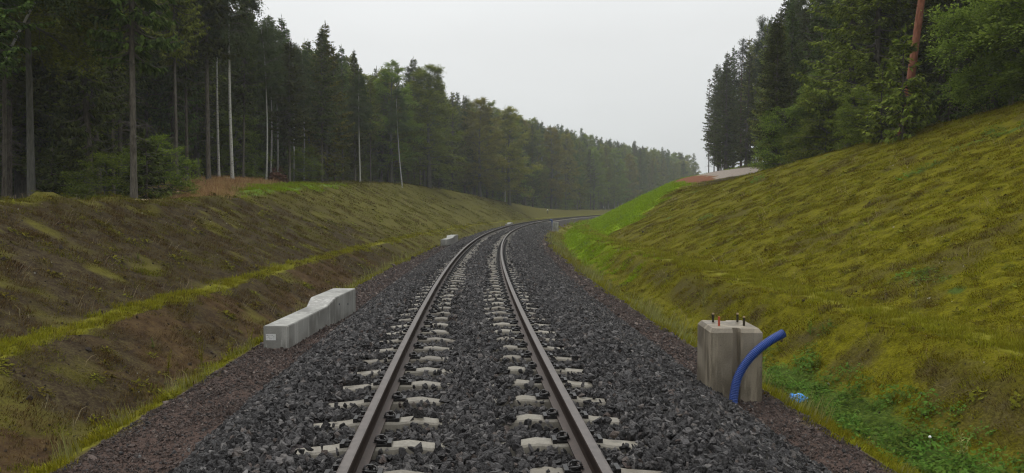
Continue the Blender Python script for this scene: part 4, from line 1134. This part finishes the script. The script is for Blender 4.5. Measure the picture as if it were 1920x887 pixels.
def free(x, y, dmin):
    return all((x - a) ** 2 + (y - b) ** 2 > dmin * dmin for a, b in placed)
desc = {'spruce_full': 'densely branched dark conifer', 'spruce_bare': 'bare stemmed spruce', 'beech': 'rounded broadleaf tree', 'birch': 'thin pale trunked birch', 'pine': 'high crowned pine', 'young_beech': 'low leafy sapling', 'spruce_small': 'low young spruce'}
cntL = 0
def fill(s0, s1, side, rows, step, mixk, group, where, front_only=None):
    global cntL
    for ri, (off, hk) in enumerate(rows):
        s = s0
        while s < s1:
            st = step * np.interp(s, [20, 150, 330], [1, 1.25, 2.0]) * (1 if ri < 2 else 1.25)
            s_ = s + random.uniform(-.35, .35) * st; s += st
            base = 5.8 + 1.9 * np.interp(s_, LS, LH) if side < 0 else 7.1 + 2 * np.interp(s_, RS, RH)
            if side > 0: off_ = off + np.interp(s_, [50, 62, 95, 110], [0, 7, 7, 2])
            else: off_ = off + np.interp(s_, [25, 30, 50, 58], [0, 5.5, 5.5, 0])
            o_ = side * (base + off_ + random.uniform(-1.2, 1.2))
            x, y = xy(s_, o_); x = float(x); y = float(y)
            if y < 8: continue
            px = 960 + 1400 * (x + .08) / y
            if px < -260 or px > 2260: continue
            if side > 0 and px < 1345: continue
            if not free(x, y, 1.9 if y < 120 else 2.4): continue
            H, px = cap_h(x, y)
            h = min(H * random.uniform(.86, 1.0), hk * random.uniform(.9, 1.1))
            if h < 6: continue
            far = np.interp(s_, [90, 180], [0, 1])
            kind = random.choices(list(mixk), [a + (b - a) * far for a, b in mixk.values()])[0]
            if side < 0 and px < 420 and kind in ('beech', 'pine'): kind = 'spruce_bare'
            if side > 0 and kind == 'beech' and px < 1580: kind = 'spruce_full'
            placed.append((x, y)); cntL += 1
            zone = where(px)
            tree(kind, x, y, h, desc[kind] + ' ' + zone + (' front row' if ri == 0 else ' second row' if ri == 1 else ' back row'), group, wide=random.uniform(.85, 1.25), lean=(random.gauss(0, .015), random.gauss(0, .015)))
whereL = lambda px: 'at the left edge of the photo' if px < 150 else 'behind the pale bare spruce trunk' if px < 330 else 'behind the white birches' if px < 580 else 'behind the grassy left crest' if px < 850 else 'in the misty forest at the bend' if px < 1120 else 'in the faded forest beyond the track end'
whereR = lambda px: 'above the sandy patch' if px < 1430 else 'in the left part of the right forest' if px < 1560 else 'behind the olive green trees on the right' if px < 1700 else 'near the red trunked pine'
mixL = {'spruce_bare': (.52, .24), 'spruce_full': (.24, .28), 'beech': (.13, .40), 'birch': (.05, .02), 'pine': (.07, .06)}
mixR = {'spruce_bare': (.36, .3), 'spruce_full': (.36, .3), 'beech': (.18, .3), 'pine': (.10, .1)}
fill(21, 330, -1, [(4.2, 19), (7.5, 21), (11.5, 23)], 3.6, mixL, LF, whereL)
fill(22, 135, 1, [(4.0, 17), (7.5, 20), (11.5, 22)], 3.4, mixR, RF, whereR)
print('trees', cntL)
# understory in front rows
k = 0
for s in np.arange(26, 230, 4.2):
    o_ = -(5.8 + 1.9 * float(np.interp(s, LS, LH)) + random.uniform(2.8, 9)); x, y = xy(s + random.uniform(-1.5, 1.5), o_); x = float(x); y = float(y); px = 960 + 1400 * x / y
    if px < 330: continue
    if px < -60 or (300 < px < 560 and o_ > -(5.8 + 1.9 * float(np.interp(s, LS, LH)) + 6.5)): continue
    kd = random.choice(['young_beech', 'young_beech', 'spruce_small']); tree(kd, x, y, random.uniform(2.6, 5.5), desc[kd] + ' under the trees ' + whereL(px), 'saplings under the left forest')
for s in np.arange(24, 100, 4.2):
    o_ = (7.1 + 2 * float(np.interp(s, RS, RH)) + random.uniform(2.6, 7)); x, y = xy(s, o_); x = float(x); y = float(y); px = 960 + 1400 * x / y
    if px > 2000 or px < 1450 or 48 < s < 112: continue
    kd = random.choice(['young_beech', 'spruce_small']); tree(kd, x, y, random.uniform(2.4, 5), desc[kd] + ' under the trees ' + whereR(px), 'saplings under the right forest')

# the deeper wood that reads as one dark mass
vars_T = [KINDS['spruce_full'][0], KINDS['spruce_full'][3], KINDS['spruce_bare'][0], KINDS['beech'][1]]
deep = []
for side, s0, s1 in ((-1, 14, 350), (1, 10, 150)):
    for s in np.arange(s0, s1, 3.4):
        for off in (15.5, 19.5, 24, 29, 35, 43):
            b = 5.8 + 1.9 * np.interp(s, LS, LH) if side < 0 else 7.1 + 2 * np.interp(s, RS, RH)
            s_ = s + random.uniform(-1.6, 1.6); o_ = side * (b + off + random.uniform(-2, 2)); x, y = xy(s_, o_); x = float(x); y = float(y)
            if y < 10: continue
            px = 960 + 1400 * x / y
            if px < -420 or px > 2400 or (side > 0 and px < 1440): continue
            H, _ = cap_h(x, y); h = min(H * random.uniform(.8, .98), 25)
            if h < 6: continue
            k_ = random.choices(range(4), [.4, .25, .1, .25])[0]
            deep.append((x, y, gz(x, y) - .1, h / vars_T[k_][2], k_))
deep = np.array(deep); print('deep wood', len(deep)); nq = len(deep)
allv = [m_ for T, C, h_ in vars_T for m_ in (T, C)]
rot = np.stack([np.zeros(nq), np.zeros(nq), rng.uniform(0, 6.28, nq)], -1); scs = np.stack([deep[:, 3] ** .6 * 1.25, deep[:, 3] ** .6 * 1.25, deep[:, 3]], -1)
scatter('deep_forest', np.concatenate([deep[:, :3]] * 2), np.concatenate([rot] * 2), np.concatenate([scs] * 2), np.concatenate([deep[:, 4] * 2, deep[:, 4] * 2 + 1]), allv,
        ('dark unbroken wood behind the separate trees on both sides', 'forest'))

# ------------------------------------------------------------------ damp air
bm = bmesh.new(); bmesh.ops.create_cube(bm, size=1, matrix=Matrix.Translation((0, 200, 22)) @ Matrix.Diagonal((1500, 1900, 60, 1)))
me = bpy.data.meshes.new('haze'); bm.to_mesh(me); bm.free()
hm = bpy.data.materials.new('damp_haze'); hm.use_nodes = True; ht = hm.node_tree
ht.nodes.remove(ht.nodes['Principled BSDF']); pv_ = ht.nodes.new('ShaderNodeVolumePrincipled')
pv_.inputs['Color'].default_value = (.92, .94, .96, 1); pv_.inputs['Density'].default_value = .0006; pv_.inputs['Anisotropy'].default_value = 0.
ht.links.new(pv_.outputs[0], ht.nodes['Material Output'].inputs['Volume']); me.materials.append(hm)
tag(obj_from('haze', me), 'thin grey rain haze between the trees', 'haze', kind='stuff')
